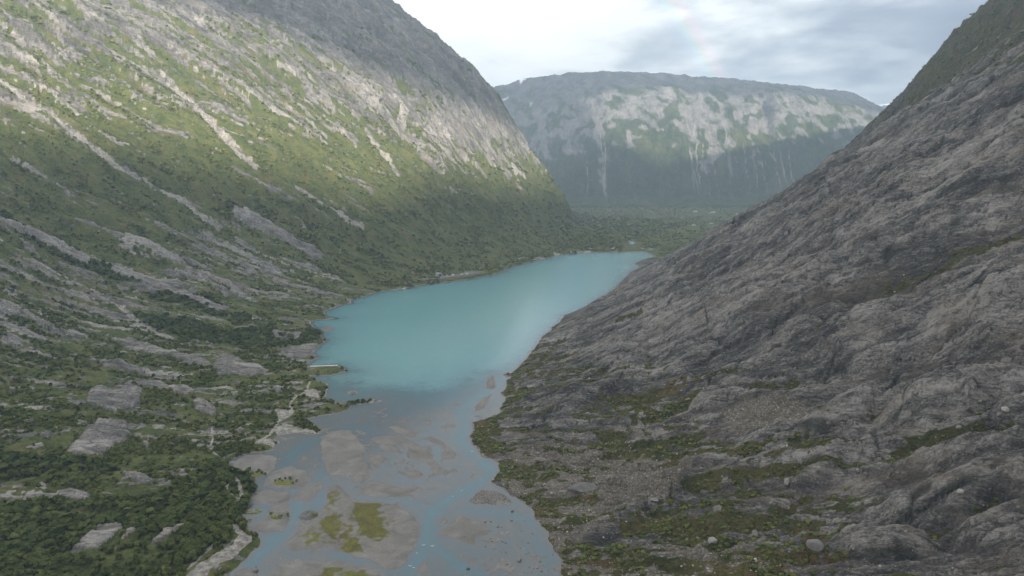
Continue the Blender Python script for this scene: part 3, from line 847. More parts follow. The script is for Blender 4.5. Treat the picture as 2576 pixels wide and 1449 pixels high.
# ------------------------------------------------------------------ ground sheet, finer near the camera
NA, NR = 1300, 1250
az = np.linspace(R(-48), R(48), NA).astype(np.float32)
rho = (130 * (6400 / 130) ** np.linspace(0, 1, NR)).astype(np.float32)
AZ, RHO = np.meshgrid(az, rho)
gx, gy = (RHO * np.sin(AZ)).ravel(), (RHO * np.cos(AZ)).ravel()
G = chunked(ground, gx, gy)
V = np.stack([gx, gy, G['z']], -1)
ii = (np.arange(NR - 1)[:, None] * NA + np.arange(NA - 1)[None, :]).ravel()
F = np.stack([ii, ii + 1, ii + NA + 1, ii + NA], -1)
fcls = G['cls'][F[:, 0]]
print('ground', round(time.time() - T0, 1))


def submesh(name, faces, verts, keys, mat):
    used = np.unique(faces)
    remap = np.full(len(verts), -1, np.int64)
    remap[used] = np.arange(len(used))
    return link(name, np_mesh(name, verts[used], remap[faces], {k: G[k][used] for k in keys}, mat, smooth=name != 'rock_slope'))


KEYS = ('crack', 'veg', 'pale', 'tone', 'moss', 'earth', 'flow')
tag(submesh('mountainside', F[fcls == 2], V, KEYS, M_left), 'long mountainside of green birch scrub and grey rock slabs left of the lake', 'mountainside', kind='structure')
tag(submesh('rock_slope', F[fcls == 3], V, KEYS, M_right), 'bare dark grey glacier-polished rock slope falling to the right lake shore', 'rock slope', kind='structure')
tag(submesh('valley_floor', F[fcls == 1], V, KEYS, M_left), 'flat wooded valley floor beyond the far end of the lake', 'valley floor', kind='structure')
tag(submesh('riverbed', F[fcls == 0], V, ('moss',), riverbed_mat()), 'grey silt and gravel bars of the braided river delta', 'riverbed', kind='structure')

# water sheet over the bed
wsel = (G['sd'][F] < 9).any(1) & (gy[F[:, 0]] < 2700)
G['depth'] = np.clip(-G['z'], 0, 30)
WV = np.stack([gx, gy, np.zeros_like(gx)], -1)
tag(submesh('lake', F[wsel], WV, ('depth',), water_mat()), 'turquoise glacier lake fed by shallow grey-blue river arms', 'lake', kind='structure')
print('meshes', round(time.time() - T0, 1))

# ------------------------------------------------------------------ far mountain
def at_y(p, Y):
    d = ray(p)
    t = Y / d[1]
    return d[0] * t, CAM_H + d[2] * t


ridge = np.array([at_y(p, 7900) for p in [(900, 330), (1100, 290), (1240, 226), (1290, 212), (1340, 200), (1420, 188), (1500, 184), (1600, 187), (1700, 190), (1850, 203), (2000, 220), (2100, 231), (2140, 236), (2200, 264), (2250, 300), (2400, 370)]])
brow = np.array([at_y(p, 6750) for p in [(900, 400), (1240, 370), (1340, 335), (1400, 320), (1460, 283), (1520, 262), (1600, 254), (1690, 252), (1740, 268), (1790, 282), (1850, 262), (1900, 249), (1990, 249), (2060, 262), (2130, 290), (2190, 318), (2300, 380)]])


def far_ground(x, y):
    wx = x + fbm(x / 700, y / 700, 3, 207) * 120
    base = 5900 + 700 * smoothstep(-x, -700, 300) + fbm(x / 900, y * 0, 2, 201) * 120
    zb = np.interp(wx, brow[:, 0], brow[:, 1]); zr = np.interp(wx, ridge[:, 0], ridge[:, 1])
    by = 6750 + 700 * smoothstep(-x, -700, 300)
    k = np.clip((y - base) / (by - base), 0, 1)
    prof = np.interp(k, [0, 0.15, 0.32, 0.5, 0.66, 0.80, 0.91, 1.0], [0, 0.07, 0.27, 0.53, 0.74, 0.885, 0.965, 1.0])
    z1 = 8 + (zb - 8) * prof
    k2 = np.clip((y - by) / (7900 - by), 0, 1)
    z2 = zb + (zr - zb) * (k2 ** 0.8)
    z = np.where(y < by, z1, z2)
    z = np.where(y > 7900, zr - (y - 7900) * 0.12, z)
    g1 = fbm(wx / 330, y / 2600, 3, 211, ridged=True)
    g2 = fbm(wx / 110, y / 900, 3, 221, ridged=True)
    steep = smoothstep(k, 0.1, 0.4) * (1 - smoothstep(y, by, by + 500))
    rel = g1 * 62 + g2 * 26 + fbm(wx / 800, y / 800, 3, 215) * 90
    gx_, gy_ = 2420 + (y - 6750) * 0.25, None
    gully = np.exp(-((x - gx_) / 60) ** 2) * smoothstep(k, 0.35, 0.7) * (1 - smoothstep(y, by - 20, by + 160))
    rel = rel - 120 * gully
    z = z + rel * (0.12 + steep) + fbm(x / 160, y / 160, 5, 231, ridged=True) * (6 + 22 * smoothstep(z, 30, 200)) * smoothstep(z, 10, 60)
    tone = 0.54 + 0.40 * fbm(wx / 90, z / 70, 5, 241) + 0.25 * g2 - 0.25 * smoothstep(y, by + 50, by + 350)
    streaks = smoothstep(-np.abs(fbm((x + fbm(x / 150, y / 150, 3, 252) * 40) / 150, y / 2600, 2, 251)), -0.034, -0.008) * smoothstep(fbm(x / 500, y / 700, 3, 253), -0.05, 0.25) * smoothstep(k, 0.05, 0.3) * (1 - smoothstep(k, 0.6, 0.95))
    cov = np.interp(k, [0, 0.25, 0.5, 0.8, 1.0], [0.98, 0.82, 0.46, 0.22, 0.26]) - 0.15 * smoothstep(y, by + 200, by + 800)
    veg = smoothstep(cov - norm01(fbm(wx / 130 + z / 500, z / 110, 5, 261) * 1.25 - g1 * 0.45 + fbm(wx / 500, z / 300, 2, 262) * 0.5, 1.5), -0.08, 0.12) * (1 - streaks)
    snow = smoothstep(fbm(x / 170, y / 110, 3, 271), 0.40, 0.44) * smoothstep(y, 7250, 7600) * smoothstep(1250 - x, 0, 300)
    return dict(z=z.astype(np.float32), tone=tone - 0.0, pale=np.clip(streaks * 0.6, 0, 1), veg=veg, moss=smoothstep(fbm(x / 200, y / 200, 3, 281), 0.1, 0.5), earth=x * 0, snow=snow,
                flow=np.stack([y * 0.03, wx * 0.12, z * 0.03], -1).astype(np.float32))


fx_, fy_ = np.meshgrid(np.arange(-1900, 5600, 9.0, dtype=np.float32), np.concatenate([np.arange(5500, 7000, 10), np.arange(7000, 8700, 18)]).astype(np.float32))
fsh = fx_.shape
FG = chunked(far_ground, fx_.ravel(), fy_.ravel())
jj = (np.arange(fsh[0] - 1)[:, None] * fsh[1] + np.arange(fsh[1] - 1)[None, :]).ravel()
FF = np.stack([jj, jj + 1, jj + fsh[1] + 1, jj + fsh[1]], -1)


def far_mat():
    m, t = new_mat('far_mountain_ground')
    flow = t.attr('flow', 'Vector')
    pos = t.n('NewGeometry').outputs['Position']
    st = t.noise(flow, 0.9, 6, 0.65, 0.3)
    fi = t.noise(pos, 0.022, 7, 0.72)
    v = t.math('ADD', t.math('ADD', t.math('MULTIPLY', st, 0.55), t.math('MULTIPLY', fi, 0.6)), t.math('MULTIPLY', t.math('SUBTRACT', t.attr('tone'), 0.5), 0.5))
    rock = t.ramp(v, [(0.34, rgb(0.05, 0.05, 0.052)), (0.56, rgb(0.135, 0.130, 0.122)), (0.78, rgb(0.26, 0.245, 0.225))])
    vegc = t.ramp(fi, [(0.38, rgb(0.028, 0.045, 0.018)), (0.62, rgb(0.080, 0.095, 0.034))])
    vegc = t.mix(t.math('MULTIPLY', t.attr('moss'), 0.4), vegc, rgb(0.15, 0.13, 0.05))
    vm = t.smooth(t.math('ADD', t.attr('veg'), t.math('MULTIPLY', t.math('SUBTRACT', t.math('ADD', t.math('MULTIPLY', st, 0.5), t.math('MULTIPLY', fi, 0.7)), 0.6), 1.6)), 0.12, 0.88)
    c = t.mix(vm, rock, vegc)
    c = t.mix(t.math('MULTIPLY', t.attr('pale'), 0.9), c, rgb(0.45, 0.42, 0.38))
    c = t.mix(t.attr('snow'), c, rgb(0.85, 0.87, 0.9))
    finish(t, c, 0.95, bump(t, t.math('ADD', st, fi), 14.0), 0.1)
    return m


o = link('mountain', np_mesh('mountain', np.stack([fx_.ravel(), fy_.ravel(), FG['z']], -1), FF, {k: FG[k] for k in ('veg', 'pale', 'tone', 'moss', 'earth', 'flow', 'snow')}, far_mat()))
tag(o, 'broad flat-topped mountain closing the valley, streaked with gullies and snow patches', 'mountain', kind='structure')

# last blue ridge with snow on its crest
def ridge_mesh():
    xs = np.arange(2200, 6200, 25.0); ys = np.arange(8800, 10000, 50.0)
    X, Y = np.meshgrid(xs, ys)
    crest = np.interp(X, *np.array([at_y(p, 9300) for p in [(2080, 330), (2150, 285), (2200, 266), (2240, 259), (2270, 256), (2330, 262), (2450, 290)]]).T)
    z = crest - np.abs(Y - 9300) * 0.75 + fbm(X / 200, Y / 200, 4, 301) * 18
    k = (np.arange(len(ys) - 1)[:, None] * len(xs) + np.arange(len(xs) - 1)[None, :]).ravel()
    f = np.stack([k, k + 1, k + len(xs) + 1, k + len(xs)], -1)
    m, t = new_mat('distant_ridge')
    z_ = t.n('SeparateXYZ', ins={0: t.n('NewGeometry').outputs['Position']}).outputs[2]
    n = t.noise(t.n('NewGeometry').outputs['Position'], 0.012, 4, 0.6)
    sn = t.smooth(t.math('ADD', t.attr('below'), t.math('MULTIPLY', t.math('SUBTRACT', n, 0.5), 110)), -30, -22)
    finish(t, t.mix(sn, rgb(0.05, 0.07, 0.08), rgb(0.85, 0.87, 0.9)), 0.95)
    below = (z - crest - 6)
    return np_mesh('hills', np.stack([X.ravel(), Y.ravel(), z.ravel()], -1), f, {'below': below.ravel()}, m)


tag(link('hills', ridge_mesh()), 'distant blue ridge with a thin line of snow along its crest', 'ridge', kind='structure')
print('far', round(time.time() - T0, 1))

# ------------------------------------------------------------------ unseen cloud sheet behind and beside the camera, shaped to shade the valley
HX = np.array([math.sin(SUN_AZ), math.cos(SUN_AZ)])
BX = np.array([-HX[1], HX[0]])
CLOUD_Z = 3000.0
TAN = math.tan(SUN_EL)


def deck(x, y, z):
    return (x * HX[0] + y * HX[1] + (CLOUD_Z - z) / TAN, x * BX[0] + y * BX[1])


def cloud_gaps(a, b):
    """the openings of the unseen cloud sheet, shaped to set the sunlit areas, in metres towards the sun (a) and across (b)"""
    wa = a + fbm(a / 900, b / 900, 4, 401) * 260
    wb = b + fbm(a / 900 + 50, b / 900, 4, 402) * 260
    A0 = (3000 - 1900) / TAN
    o1 = poly_sd([(A0 + p, q) for p, q in [(1300, -1800), (5750, -1800), (5700, -460), (5720, -165), (5580, 130), (5330, 480), (5120, 1090), (5050, 1600), (2700, 1600), (2450, 800), (2100, 300), (1500, -500)]], wa, wb)
    o2 = poly_sd([(A0 + p, q) for p, q in [(-2600, 3200), (-700, 2950), (300, 2950), (1100, 3300), (2300, 3600), (2300, 6200), (-1100, 6200), (-1700, 4700), (-2500, 3900)]], wa, wb)
    gap = np.maximum(o1, o2)
    bits = fbm(a / 420, b / 420, 4, 405)
    return -gap + np.where(gap > 60, (bits - 0.29) * 900 - 0, 0)


def shade_cloud_mesh():
    st = 70.0
    av = np.arange(500, 14500, st); bv = np.arange(-3200, 7000, st)
    a, b = np.meshgrid(av, bv)
    g = cloud_gaps(a.astype(np.float32), b.astype(np.float32))
    bits = fbm(a / 420, b / 420, 4, 405)
    inside_gap = poly_ok = g
    th = np.clip(g / 400, 0, 1) ** 0.5
    th = th * smoothstep(a, 500, 1100) * smoothstep(-a, -14500, -13500) * smoothstep(b, -3200, -2600) * smoothstep(-b, -7000, -6300)
    lump = fbm(a / 600, b / 600, 5, 411)
    x = a * HX[0] + b * BX[0]; y = a * HX[1] + b * BX[1]
    top = CLOUD_Z + th * (260 + 260 * lump); bot = CLOUD_Z - th * (120 + 90 * fbm(a / 500, b / 500, 4, 421))
    ny, nx = a.shape
    n = a.size
    k = (np.arange(ny - 1)[:, None] * nx + np.arange(nx - 1)[None, :]).ravel()
    ok = (th.ravel()[k] > 0) | (th.ravel()[k + 1] > 0) | (th.ravel()[k + nx] > 0) | (th.ravel()[k + nx + 1] > 0)
    k = k[ok]
    f1 = np.stack([k, k + 1, k + nx + 1, k + nx], -1)
    f2 = f1[:, ::-1] + n
    vv = np.concatenate([np.stack([x.ravel(), y.ravel(), top.ravel()], -1), np.stack([x.ravel(), y.ravel(), bot.ravel()], -1)])
    ff = np.concatenate([f1, f2])
    used = np.unique(ff); rm = np.zeros(len(vv), int); rm[used] = np.arange(len(used))
    m, t = new_mat('cloud')
    d = t.n('BsdfDiffuse', ins={'Color': rgb(0.85, 0.86, 0.88)}); tr = t.n('BsdfTranslucent', ins={'Color': rgb(0.8, 0.82, 0.86)})
    t.n('OutputMaterial', ins={0: t.n('MixShader', ins={0: 0.4, 1: d.outputs[0], 2: tr.outputs[0]}).outputs[0]})
    return np_mesh('shade_clouds', vv[used], rm[ff], None, m)


tag(link('shade_clouds', shade_cloud_mesh()), 'unseen grey cloud sheet shaped to shade the valley, with gaps for patches of sun', 'cloud', kind='stuff')
print('shade_clouds', round(time.time() - T0, 1))

# ------------------------------------------------------------------ trees
def zat(x, y):
    g = ground(np.array([x], np.float32), np.array([y], np.float32))
    return float(g['z'][0])


def hit_ground(p):
    """the point where a ray of the photograph meets the finished ground"""
    d = ray(p)
    t = 250 * (1.0012 ** np.arange(2600))
    x, y, z = d[0] * t, d[1] * t, CAM_H + d[2] * t
    g = chunked(ground, x, y)['z']
    k = int(np.argmax(z < g))
    return float(x[k]), float(y[k]), float(g[k])


def project(x, y, z):
    fwd = y * CP - (z - CAM_H) * SP
    up = y * SP + (z - CAM_H) * CP
    return 512 + FPX * x / fwd, 288 - FPX * up / fwd, fwd


def crown_template(rng, n, conic=False, wide=0.42, low=0.16):
    """a crown of n leaf sprays in a unit-high tree; returns verts (4n, 3), faces (n, 4), tint (4n)"""
    k = max(2, n // 9)
    cl = rng.normal(size=(k, 3)); cl /= np.linalg.norm(cl, axis=1)[:, None]
    rr = rng.uniform(0.35, 0.95, k)[:, None]
    hz_ = (1 - low) / 2
    cen = cl * rr * np.array([wide * 0.75, wide * 0.75, hz_ * 0.86]) + np.array([0, 0, low + hz_])
    if conic:
        hh = rng.uniform(low, 0.97, k)
        an = rng.uniform(0, 2 * np.pi, k)
        ra = wide * (1 - hh) * 0.8
        cen = np.stack([np.cos(an) * ra, np.sin(an) * ra, hh], -1)
    idx = rng.integers(0, k, n)
    off = rng.normal(size=(n, 3)) * np.array([0.11, 0.11, 0.075]) * (1.0 if n > 30 else 1.35)
    c = cen[idx] + off
    nrm = (c - np.array([0, 0, low + hz_ * 0.7])) * np.array([1, 1, 0.9]) + rng.normal(size=(n, 3)) * 0.13 + np.array([0, 0, 0.10])
    nrm /= np.linalg.norm(nrm, axis=1)[:, None]
    ref = rng.normal(size=(n, 3))
    u = np.cross(nrm, ref); u /= np.linalg.norm(u, axis=1)[:, None]
    v = np.cross(nrm, u)
    sz = rng.uniform(0.6, 1.25, n)[:, None] * (0.40 * (20.0 / n) ** 0.5 if n < 60 else 0.115 * (150 / n) ** 0.3)
    V_ = np.stack([c - u * sz - v * sz * 0.6, c + u * sz * 0.6 - v * sz, c + u * sz + v * sz * 0.7, c - u * sz * 0.7 + v * sz], 1).reshape(-1, 3)
    V_[:, 2] = np.maximum(V_[:, 2], 0.0)
    F_ = np.arange(4 * n).reshape(n, 4)
    tint = np.repeat(rng.uniform(0, 1, k)[idx] * 0.6 + rng.uniform(0, 0.4, n), 4)
    return V_, F_, tint


def leaf_mat(name, c0, c1, c2):
    m, t = new_mat(name)
    rnd = t.n('ObjectInfo').outputs['Random']
    v = t.math('ADD', t.math('MULTIPLY', t.attr('tint'), 0.6), t.math('MULTIPLY', rnd, 0.4))
    c = t.ramp(v, [(0.0, c0), (0.5, c1), (1.0, c2)])
    d = t.n('BsdfDiffuse', ins={'Color': c}); tr = t.n('BsdfTranslucent', ins={'Color': c})
    t.n('OutputMaterial', ins={0: t.n('MixShader', ins={0: 0.3, 1: d.outputs[0], 2: tr.outputs[0]}).outputs[0]})
    return m


M_leaf = leaf_mat('birch_leaf', rgb(0.052, 0.070, 0.022), rgb(0.118, 0.140, 0.038), rgb(0.225, 0.228, 0.070))
M_far_leaf = leaf_mat('hillside_leaf', rgb(0.062, 0.084, 0.030), rgb(0.125, 0.148, 0.048), rgb(0.23, 0.245, 0.09))
M_wood_leaf = leaf_mat('wood_leaf', rgb(0.044, 0.064, 0.022), rgb(0.108, 0.134, 0.042), rgb(0.215, 0.228, 0.074))
M_bark, t = new_mat('birch_bark')
finish(t, t.ramp(t.noise(t.n('TexCoord').outputs['Object'], 6, 3), [(0.4, rgb(0.16, 0.15, 0.13)), (0.6, rgb(0.42, 0.40, 0.37))]))

trng = np.random.default_rng(5)
PIER_AT = [flatz(K3(q_, 548 - (q_ - 455) * 0.0376), 1.6) for q_ in range(455, 1220, 60)]
PEOPLE_AT = [hit_ground(q_)[:2] for q_ in mp(A, (1774, 1100), (1868, 1190))]
HOUSES_AT = [flatz(q_, 10) for q_ in mp(H3, (690, 465), (1125, 488), (1048, 500), (1735, 520), (1948, 480), (2222, 465), (1082, 747), (657, 786))] + [flatz(q_, POND_Z) for q_ in mp(H2, (1905, 262), (2265, 380))]
bands = [(330, 620, 2.5, 90), (620, 900, 3.0, 44), (900, 1350, 3.9, 22), (1350, 2000, 4.8, 12), (2000, 2900, 6.8, 8), (2900, 4300, 12.0, 6), (4300, 5950, 19.0, 6)]
cand = []
for r0, r1, sp, nq in bands:
    n = int(R(84 if r0 < 4000 else 40) * (r1 * r1 - r0 * r0) / 2 / (sp * sp))
    rr = np.sqrt(trng.uniform(r0 * r0, r1 * r1, n)); aa = trng.uniform(R(-42), R(42), n) if r0 < 4000 else trng.uniform(R(-5), R(35), n)
    x, y = rr * np.sin(aa), rr * np.cos(aa)
    g = chunked(ground, x, y)
    clump = fbm(x / 15, y / 12, 3, 501) * 0.6 + fbm(x / 85, y / 34, 3, 502) * 1.0
    p = g['veg'] * smoothstep(clump + 0.14 * (rr < 1300), -0.12, 0.34)
    p = np.maximum(p, smoothstep(g['wood'], 0.35, 0.7) * (0.18 + 0.75 * smoothstep(clump, -0.4, 0.15)) * (g['veg'] > 0.3))
    for k in (1.5, 4, 7, 10.5):
        dx, dy = x / rr * k, y / rr * k
        see = np.maximum(smoothstep(SLAB.at(x + dx, y + dy), 0.3, 0.6), smoothstep(PATHS.at(x + dx, y + dy), 0.2, 0.5)) * (rr < 1100)
        p = p * (1 - 0.96 * see * (1 - k / 26))
    for hx, hy in PIER_AT:
        hr = math.hypot(hx, hy)
        p = np.where((np.abs(x * hy - y * hx) / hr < 6) & (rr > hr - 34) & (rr < hr + 6), 0, p)
    for hx, hy in PEOPLE_AT:
        hr = math.hypot(hx, hy)
        p = np.where((np.abs(x * hy - y * hx) / hr < 3.5) & (rr > hr - 22) & (rr < hr + 4), 0, p)
    for hx, hy in HOUSES_AT:
        hr = math.hypot(hx, hy)
        p = np.where((np.abs(x * hy - y * hx) / hr < 32) & (rr > hr - 330) & (rr < hr + 40), 0, p)
    p = np.where(g['wl'] > 0.5, p, p * 0.75 * (1 - 0.55 * g['topveg']))
    p = p * (1 - smoothstep(g['zm'], 620, 900)) * (g['cls'] > 0) * (1 - smoothstep(g['fl'], 0.05, 0.2)) * (g['sd'] > 1.0)
    keep = trng.uniform(0, 1, n) < p
    u, v, fw = project(x, y, g['z'])
    keep &= (u > -25) & (u < 1049) & (v < 596)
    wd = g['wood'][keep]
    h = trng.uniform(1.3, 3.6, keep.sum()) * (0.8 + 0.5 * (clump[keep] + 0.4).clip(0, 1)) + wd * trng.uniform(0.6, 4.4, keep.sum())
    h = np.where(g['wl'][keep] > 0.5, h, h * 0.62)
    h = np.where(y[keep] > 1750, h * 1.35 + 0.8, h)
    h = h * np.where(rr[keep] > 2900, 1.5, 1.0)
    h = np.where(g['fb'][keep] > 0.15, np.minimum(h, 2.0), h)
    cand.append(dict(x=x[keep], y=y[keep], z=g['z'][keep], h=h, wood=wd, wl=g['wl'][keep], n=nq, u=u[keep], v=v[keep], rr=rr[keep], zm=g['zm'][keep]))
print('scatter', [len(c['x']) for c in cand], round(time.time() - T0, 1))

# the trees that show largest are things of their own
c0 = cand[0]
inframe = (c0['u'] > 2) & (c0['u'] < 1020) & (c0['v'] < 574) & (c0['wl'] > 0.5)
size = np.where(inframe, c0['h'] / c0['rr'], 0)
woody = c0['wood'] > 0.4
pick = np.concatenate([np.argsort(-np.where(woody, size, 0))[:200], np.argsort(-np.where(woody, 0, size))[:80]])
c0['take'] = np.zeros(len(c0['x']), bool); c0['take'][pick] = True


def trunk_mesh(rng):
    v, f = [], []
    def tube(p0, p1, r0, r1, n=6):
        p0, p1 = np.array(p0), np.array(p1)
        d = p1 - p0; d = d / np.linalg.norm(d)
        a = np.cross(d, (0.3, 0.9, 0.1)); a /= np.linalg.norm(a); b = np.cross(d, a)
        s0 = len(v)
        for p, r in ((p0, r0), (p1, r1)):
            for i in range(n):
                w_ = 2 * math.pi * i / n
                v.append(p + (a * math.cos(w_) + b * math.sin(w_)) * r)
        for i in range(n):
            j = (i + 1) % n
            f.append((s0 + i, s0 + j, s0 + n + j, s0 + n + i))
    top = np.array([rng.uniform(-.05, .05), rng.uniform(-.05, .05), 0.88]); mid = np.array([rng.uniform(-.04, .04), rng.uniform(-.04, .04), 0.42])
    tube((0, 0, -0.06), mid, 0.022, 0.016); tube(mid, top, 0.016, 0.005)
    for i in range(6):
        k = rng.uniform(0.25, 0.75); p = mid * k / 0.42 if k < 0.42 else mid + (top - mid) * (k - 0.42) / 0.46
        an = rng.uniform(0, 6.28)
        tube(p, p + np.array([math.cos(an) * 0.24, math.sin(an) * 0.24, 0.17]), 0.009, 0.003, 5)
    return np_mesh('trunk', np.array(v), np.array(f), None, M_bark)


crowns, trunks = [], []
for i in range(7):
    rg = np.random.default_rng(100 + i)
    Vt, Ft, tt = crown_template(rg, 210, wide=0.30 + 0.05 * (i % 3), low=0.10 + 0.04 * (i % 2))
    crowns.append(np_mesh('crown', Vt, Ft, {'tint': tt}, M_wood_leaf if i < 4 else M_leaf, smooth=False))
    trunks.append(trunk_mesh(rg))


def copy_tree(o, parent=None):
    c = o.copy(); COL.objects.link(c); c.parent = parent
    for ch in o.children:
        copy_tree(ch, c)
    return c


def thing(name, loc, label, cat, group=None, rz=0.0, scale=1.0):
    o = bpy.data.objects.new(name, None)
    COL.objects.link(o)
    o.location = loc; o.rotation_euler = (0, 0, rz); o.scale = (scale,) * 3
    o.empty_display_size = 0.1
    return tag(o, label, cat, group)


protos = []
for i in range(7):
    p = thing('birch_tree', (0, 0, 0), '', 'tree')
    link('crown', crowns[i], p); link('trunk', trunks[i], p)
    protos.append(p)
used_proto = set()
for q, i in enumerate(pick):
    k = (q % 4) if c0['wood'][i] > 0.4 else 4 + q % 3
    o = protos[k] if k not in used_proto else copy_tree(protos[k])
    used_proto.add(k)
    o.location = (c0['x'][i], c0['y'][i], c0['z'][i] - 0.1)
    o.rotation_euler = (0, 0, random.uniform(0, 6.28))
    hgt = float(c0['h'][i]) * 1.05
    o.scale = (hgt, hgt, hgt * random.uniform(0.9, 1.1))
    if c0['wood'][i] > 0.4:
        uu, vv_ = float(c0['u'][i]), float(c0['v'][i])
        where = ('at the bottom edge left of the grey slab' if vv_ > 540 and uu < 70 else 'at the bottom edge beside the pale path' if vv_ > 540 and uu < 185 else 'along the pale sandy path' if uu > 205 else
                 'behind the grey rock slab' if uu < 110 and vv_ > 500 else 'at the far left edge of the wood' if uu < 60 else 'in the middle of the wood')
        tag(o, 'leafy birch of the lower left wood, ' + where, 'tree', 'birches of the dense wood')
    else:
        uu, vv_ = float(c0['u'][i]), float(c0['v'][i])
        where = 'near the river bank' if uu > 190 else 'between the wood and the pale slabs' if uu > 90 else 'at the left edge of the picture'
        tag(o, 'small birch standing in open mossy scrub, ' + where, 'tree', 'birches of the open scrub')

# the rest of the trees, one mass per kind
def mass(name, sel_list, label, conic=False, mat=None, seed=1):
    rg = np.random.default_rng(seed)
    VV, FFc, TT, base = [], [], [], 0
    for cd, sel in sel_list:
        idx = np.nonzero(sel)[0]
        if not len(idx):
            continue
        nv = 8
        temps = [crown_template(np.random.default_rng(seed * 50 + j), cd['n'], conic, wide=0.40 if not conic else 0.24, low=0.0) for j in range(nv)]
        tv = np.array([t_[0] for t_ in temps]); tt = np.array([t_[2] for t_ in temps]); fc = temps[0][1]
        j = rg.integers(0, nv, len(idx)); an = rg.uniform(0, 2 * np.pi, len(idx))
        P = tv[j]
        ca, sa = np.cos(an)[:, None], np.sin(an)[:, None]
        X = P[:, :, 0] * ca - P[:, :, 1] * sa; Y = P[:, :, 0] * sa + P[:, :, 1] * ca
        h = cd['h'][idx][:, None]
        wf = rg.uniform(0.85, 1.5, len(idx))[:, None] * (1 + 0.6 * (h < 2.4))
        pts = np.stack([X * h * wf + cd['x'][idx][:, None], Y * h * wf + cd['y'][idx][:, None], P[:, :, 2] * h + cd['z'][idx][:, None] - 0.25], -1).reshape(-1, 3)
        nvt = P.shape[1]
        FFc.append((fc[None] + (base + np.arange(len(idx)) * nvt)[:, None, None]).reshape(-1, 4))
        base += len(pts)
        VV.append(pts)
        big = fbm(cd['x'][idx] / 45, cd['y'][idx] / 45, 3, 511)
        TT.append((tt[j] * 0.5 + 0.25 + 0.35 * big[:, None] + rg.normal(size=len(idx))[:, None] * 0.24 - 0.25 * cd['wood'][idx][:, None]).ravel().clip(0, 1))
    return tag(link(name, np_mesh(name, np.concatenate(VV), np.concatenate(FFc), {'tint': np.concatenate(TT)}, mat, smooth=False)), label, name.replace('_', ' '), kind='stuff')


for c in cand:
    if 'take' not in c:
        c['take'] = np.zeros(len(c['x']), bool)
mass('birch_scrub', [(c, (c['wl'] > 0.5) & ~c['take'] & (c['y'] < 1150) & (c['wood'] <= 0.4)) for c in cand], 'light green birch scrub and bushes covering the left mountainside and shore', mat=M_leaf, seed=3)
mass('hillside_scrub', [(c, (c['wl'] > 0.5) & ~c['take'] & (c['y'] < 1750) & (c['y'] >= 1150) & (c['wood'] <= 0.4)) for c in cand], 'pale green birch scrub dotted over the middle of the left mountainside', mat=M_far_leaf, seed=12)
mass('birch_wood', [(c, (c['wl'] > 0.5) & ~c['take'] & (c['y'] < 1750) & (c['wood'] > 0.4)) for c in cand], 'dense dark green birch wood in the lower left and along the left slope', mat=M_wood_leaf, seed=8)
mass('scrub', [(c, (c['wl'] <= 0.5) & (c['y'] < 2300) & ~c['take']) for c in cand], 'low dark green scrub in the gullies of the bare right slope', mat=M_wood_leaf, seed=4)
mass('forest', [(c, ((c['wl'] > 0.5) | (c['y'] >= 2300)) & (c['y'] >= 1750)) for c in cand], 'forest on the apron and valley floor at the far end of the lake', mat=M_far_leaf, seed=6)
print('trees', round(time.time() - T0, 1))


# ------------------------------------------------------------------ stones, islets, foam
def ico(sub):
    import bmesh
    bm = bmesh.new(); bmesh.ops.create_icosphere(bm, subdivisions=sub, radius=1.0)
    v = np.array([p.co[:] for p in bm.verts]); f = np.array([[q.index for q in p.verts] for p in bm.faces])
    bm.free()
    return v, f


ICO1, ICO2, ICO3 = ico(1), ico(2), ico(3)


def stone_shape(base, rng, flat_=0.7, rough=0.22):
    v, f = base
    v = v.copy()
    for _ in range(7):                                   # chop flat facets off a sphere
        n = rng.normal(size=3); n /= np.linalg.norm(n)
        d = v @ n; c = rng.uniform(0.55, 0.85)
        v = v - np.maximum(d - c, 0)[:, None] * n
    k = rng.uniform(0, 50)
    v = v * (1 + rough * fbm(v[:, 0] * 1.3 + k, v[:, 1] * 1.3 + v[:, 2] * 1.7, 3, 601)[:, None])
    v = v * np.array([1.0, rng.uniform(0.7, 0.95), flat_ * rng.uniform(0.85, 1.15)])
    return v, f


def stone_mat(name, lo, hi):
    m, t = new_mat(name)
    p = t.n('TexCoord').outputs['Object']
    n1 = t.noise(p, 1.3, 5, 0.65, 0.5)
    rnd = t.n('ObjectInfo').outputs['Random']
    v = t.math('ADD', t.math('MULTIPLY', n1, 0.7), t.math('MULTIPLY', rnd, 0.3))
    finish(t, t.ramp(v, [(0.3, lo), (0.75, hi)]), 0.9, bump(t, t.noise(p, 4, 5, 0.7), 0.12), 0.2)
    return m


M_stone = stone_mat('boulder_rock', rgb(0.10, 0.096, 0.092), rgb(0.30, 0.285, 0.265))
M_stone_pale = stone_mat('pale_boulder_rock', rgb(0.24, 0.23, 0.21), rgb(0.46, 0.44, 0.41))


stones = []
for i in range(5):
    v, f = stone_shape(ICO3, np.random.default_rng(700 + i))
    stones.append(np_mesh('boulder', v, f, None, M_stone, smooth=True))
pale_stone = np_mesh('boulder', *stone_shape(ICO3, np.random.default_rng(720), 1.0), None, M_stone_pale, smooth=True)


def boulder(x, y, z, r, label, group=None, me=None, sink=0.3):
    o = link('boulder', me or stones[random.randrange(5)])
    o.location = (x, y, z + r * (0.6 - sink)); o.scale = (r, r, r * random.uniform(0.85, 1.1)); o.rotation_euler = (0, 0, random.uniform(0, 6.28))
    return tag(o, label, 'boulder', group)


# boulders in the river: size in metres from their width in the photograph
def px_size(x, y, wpx):
    return wpx / 2.0125 / 3.75 / FPX * math.sqrt(x * x + y * y + CAM_H ** 2)


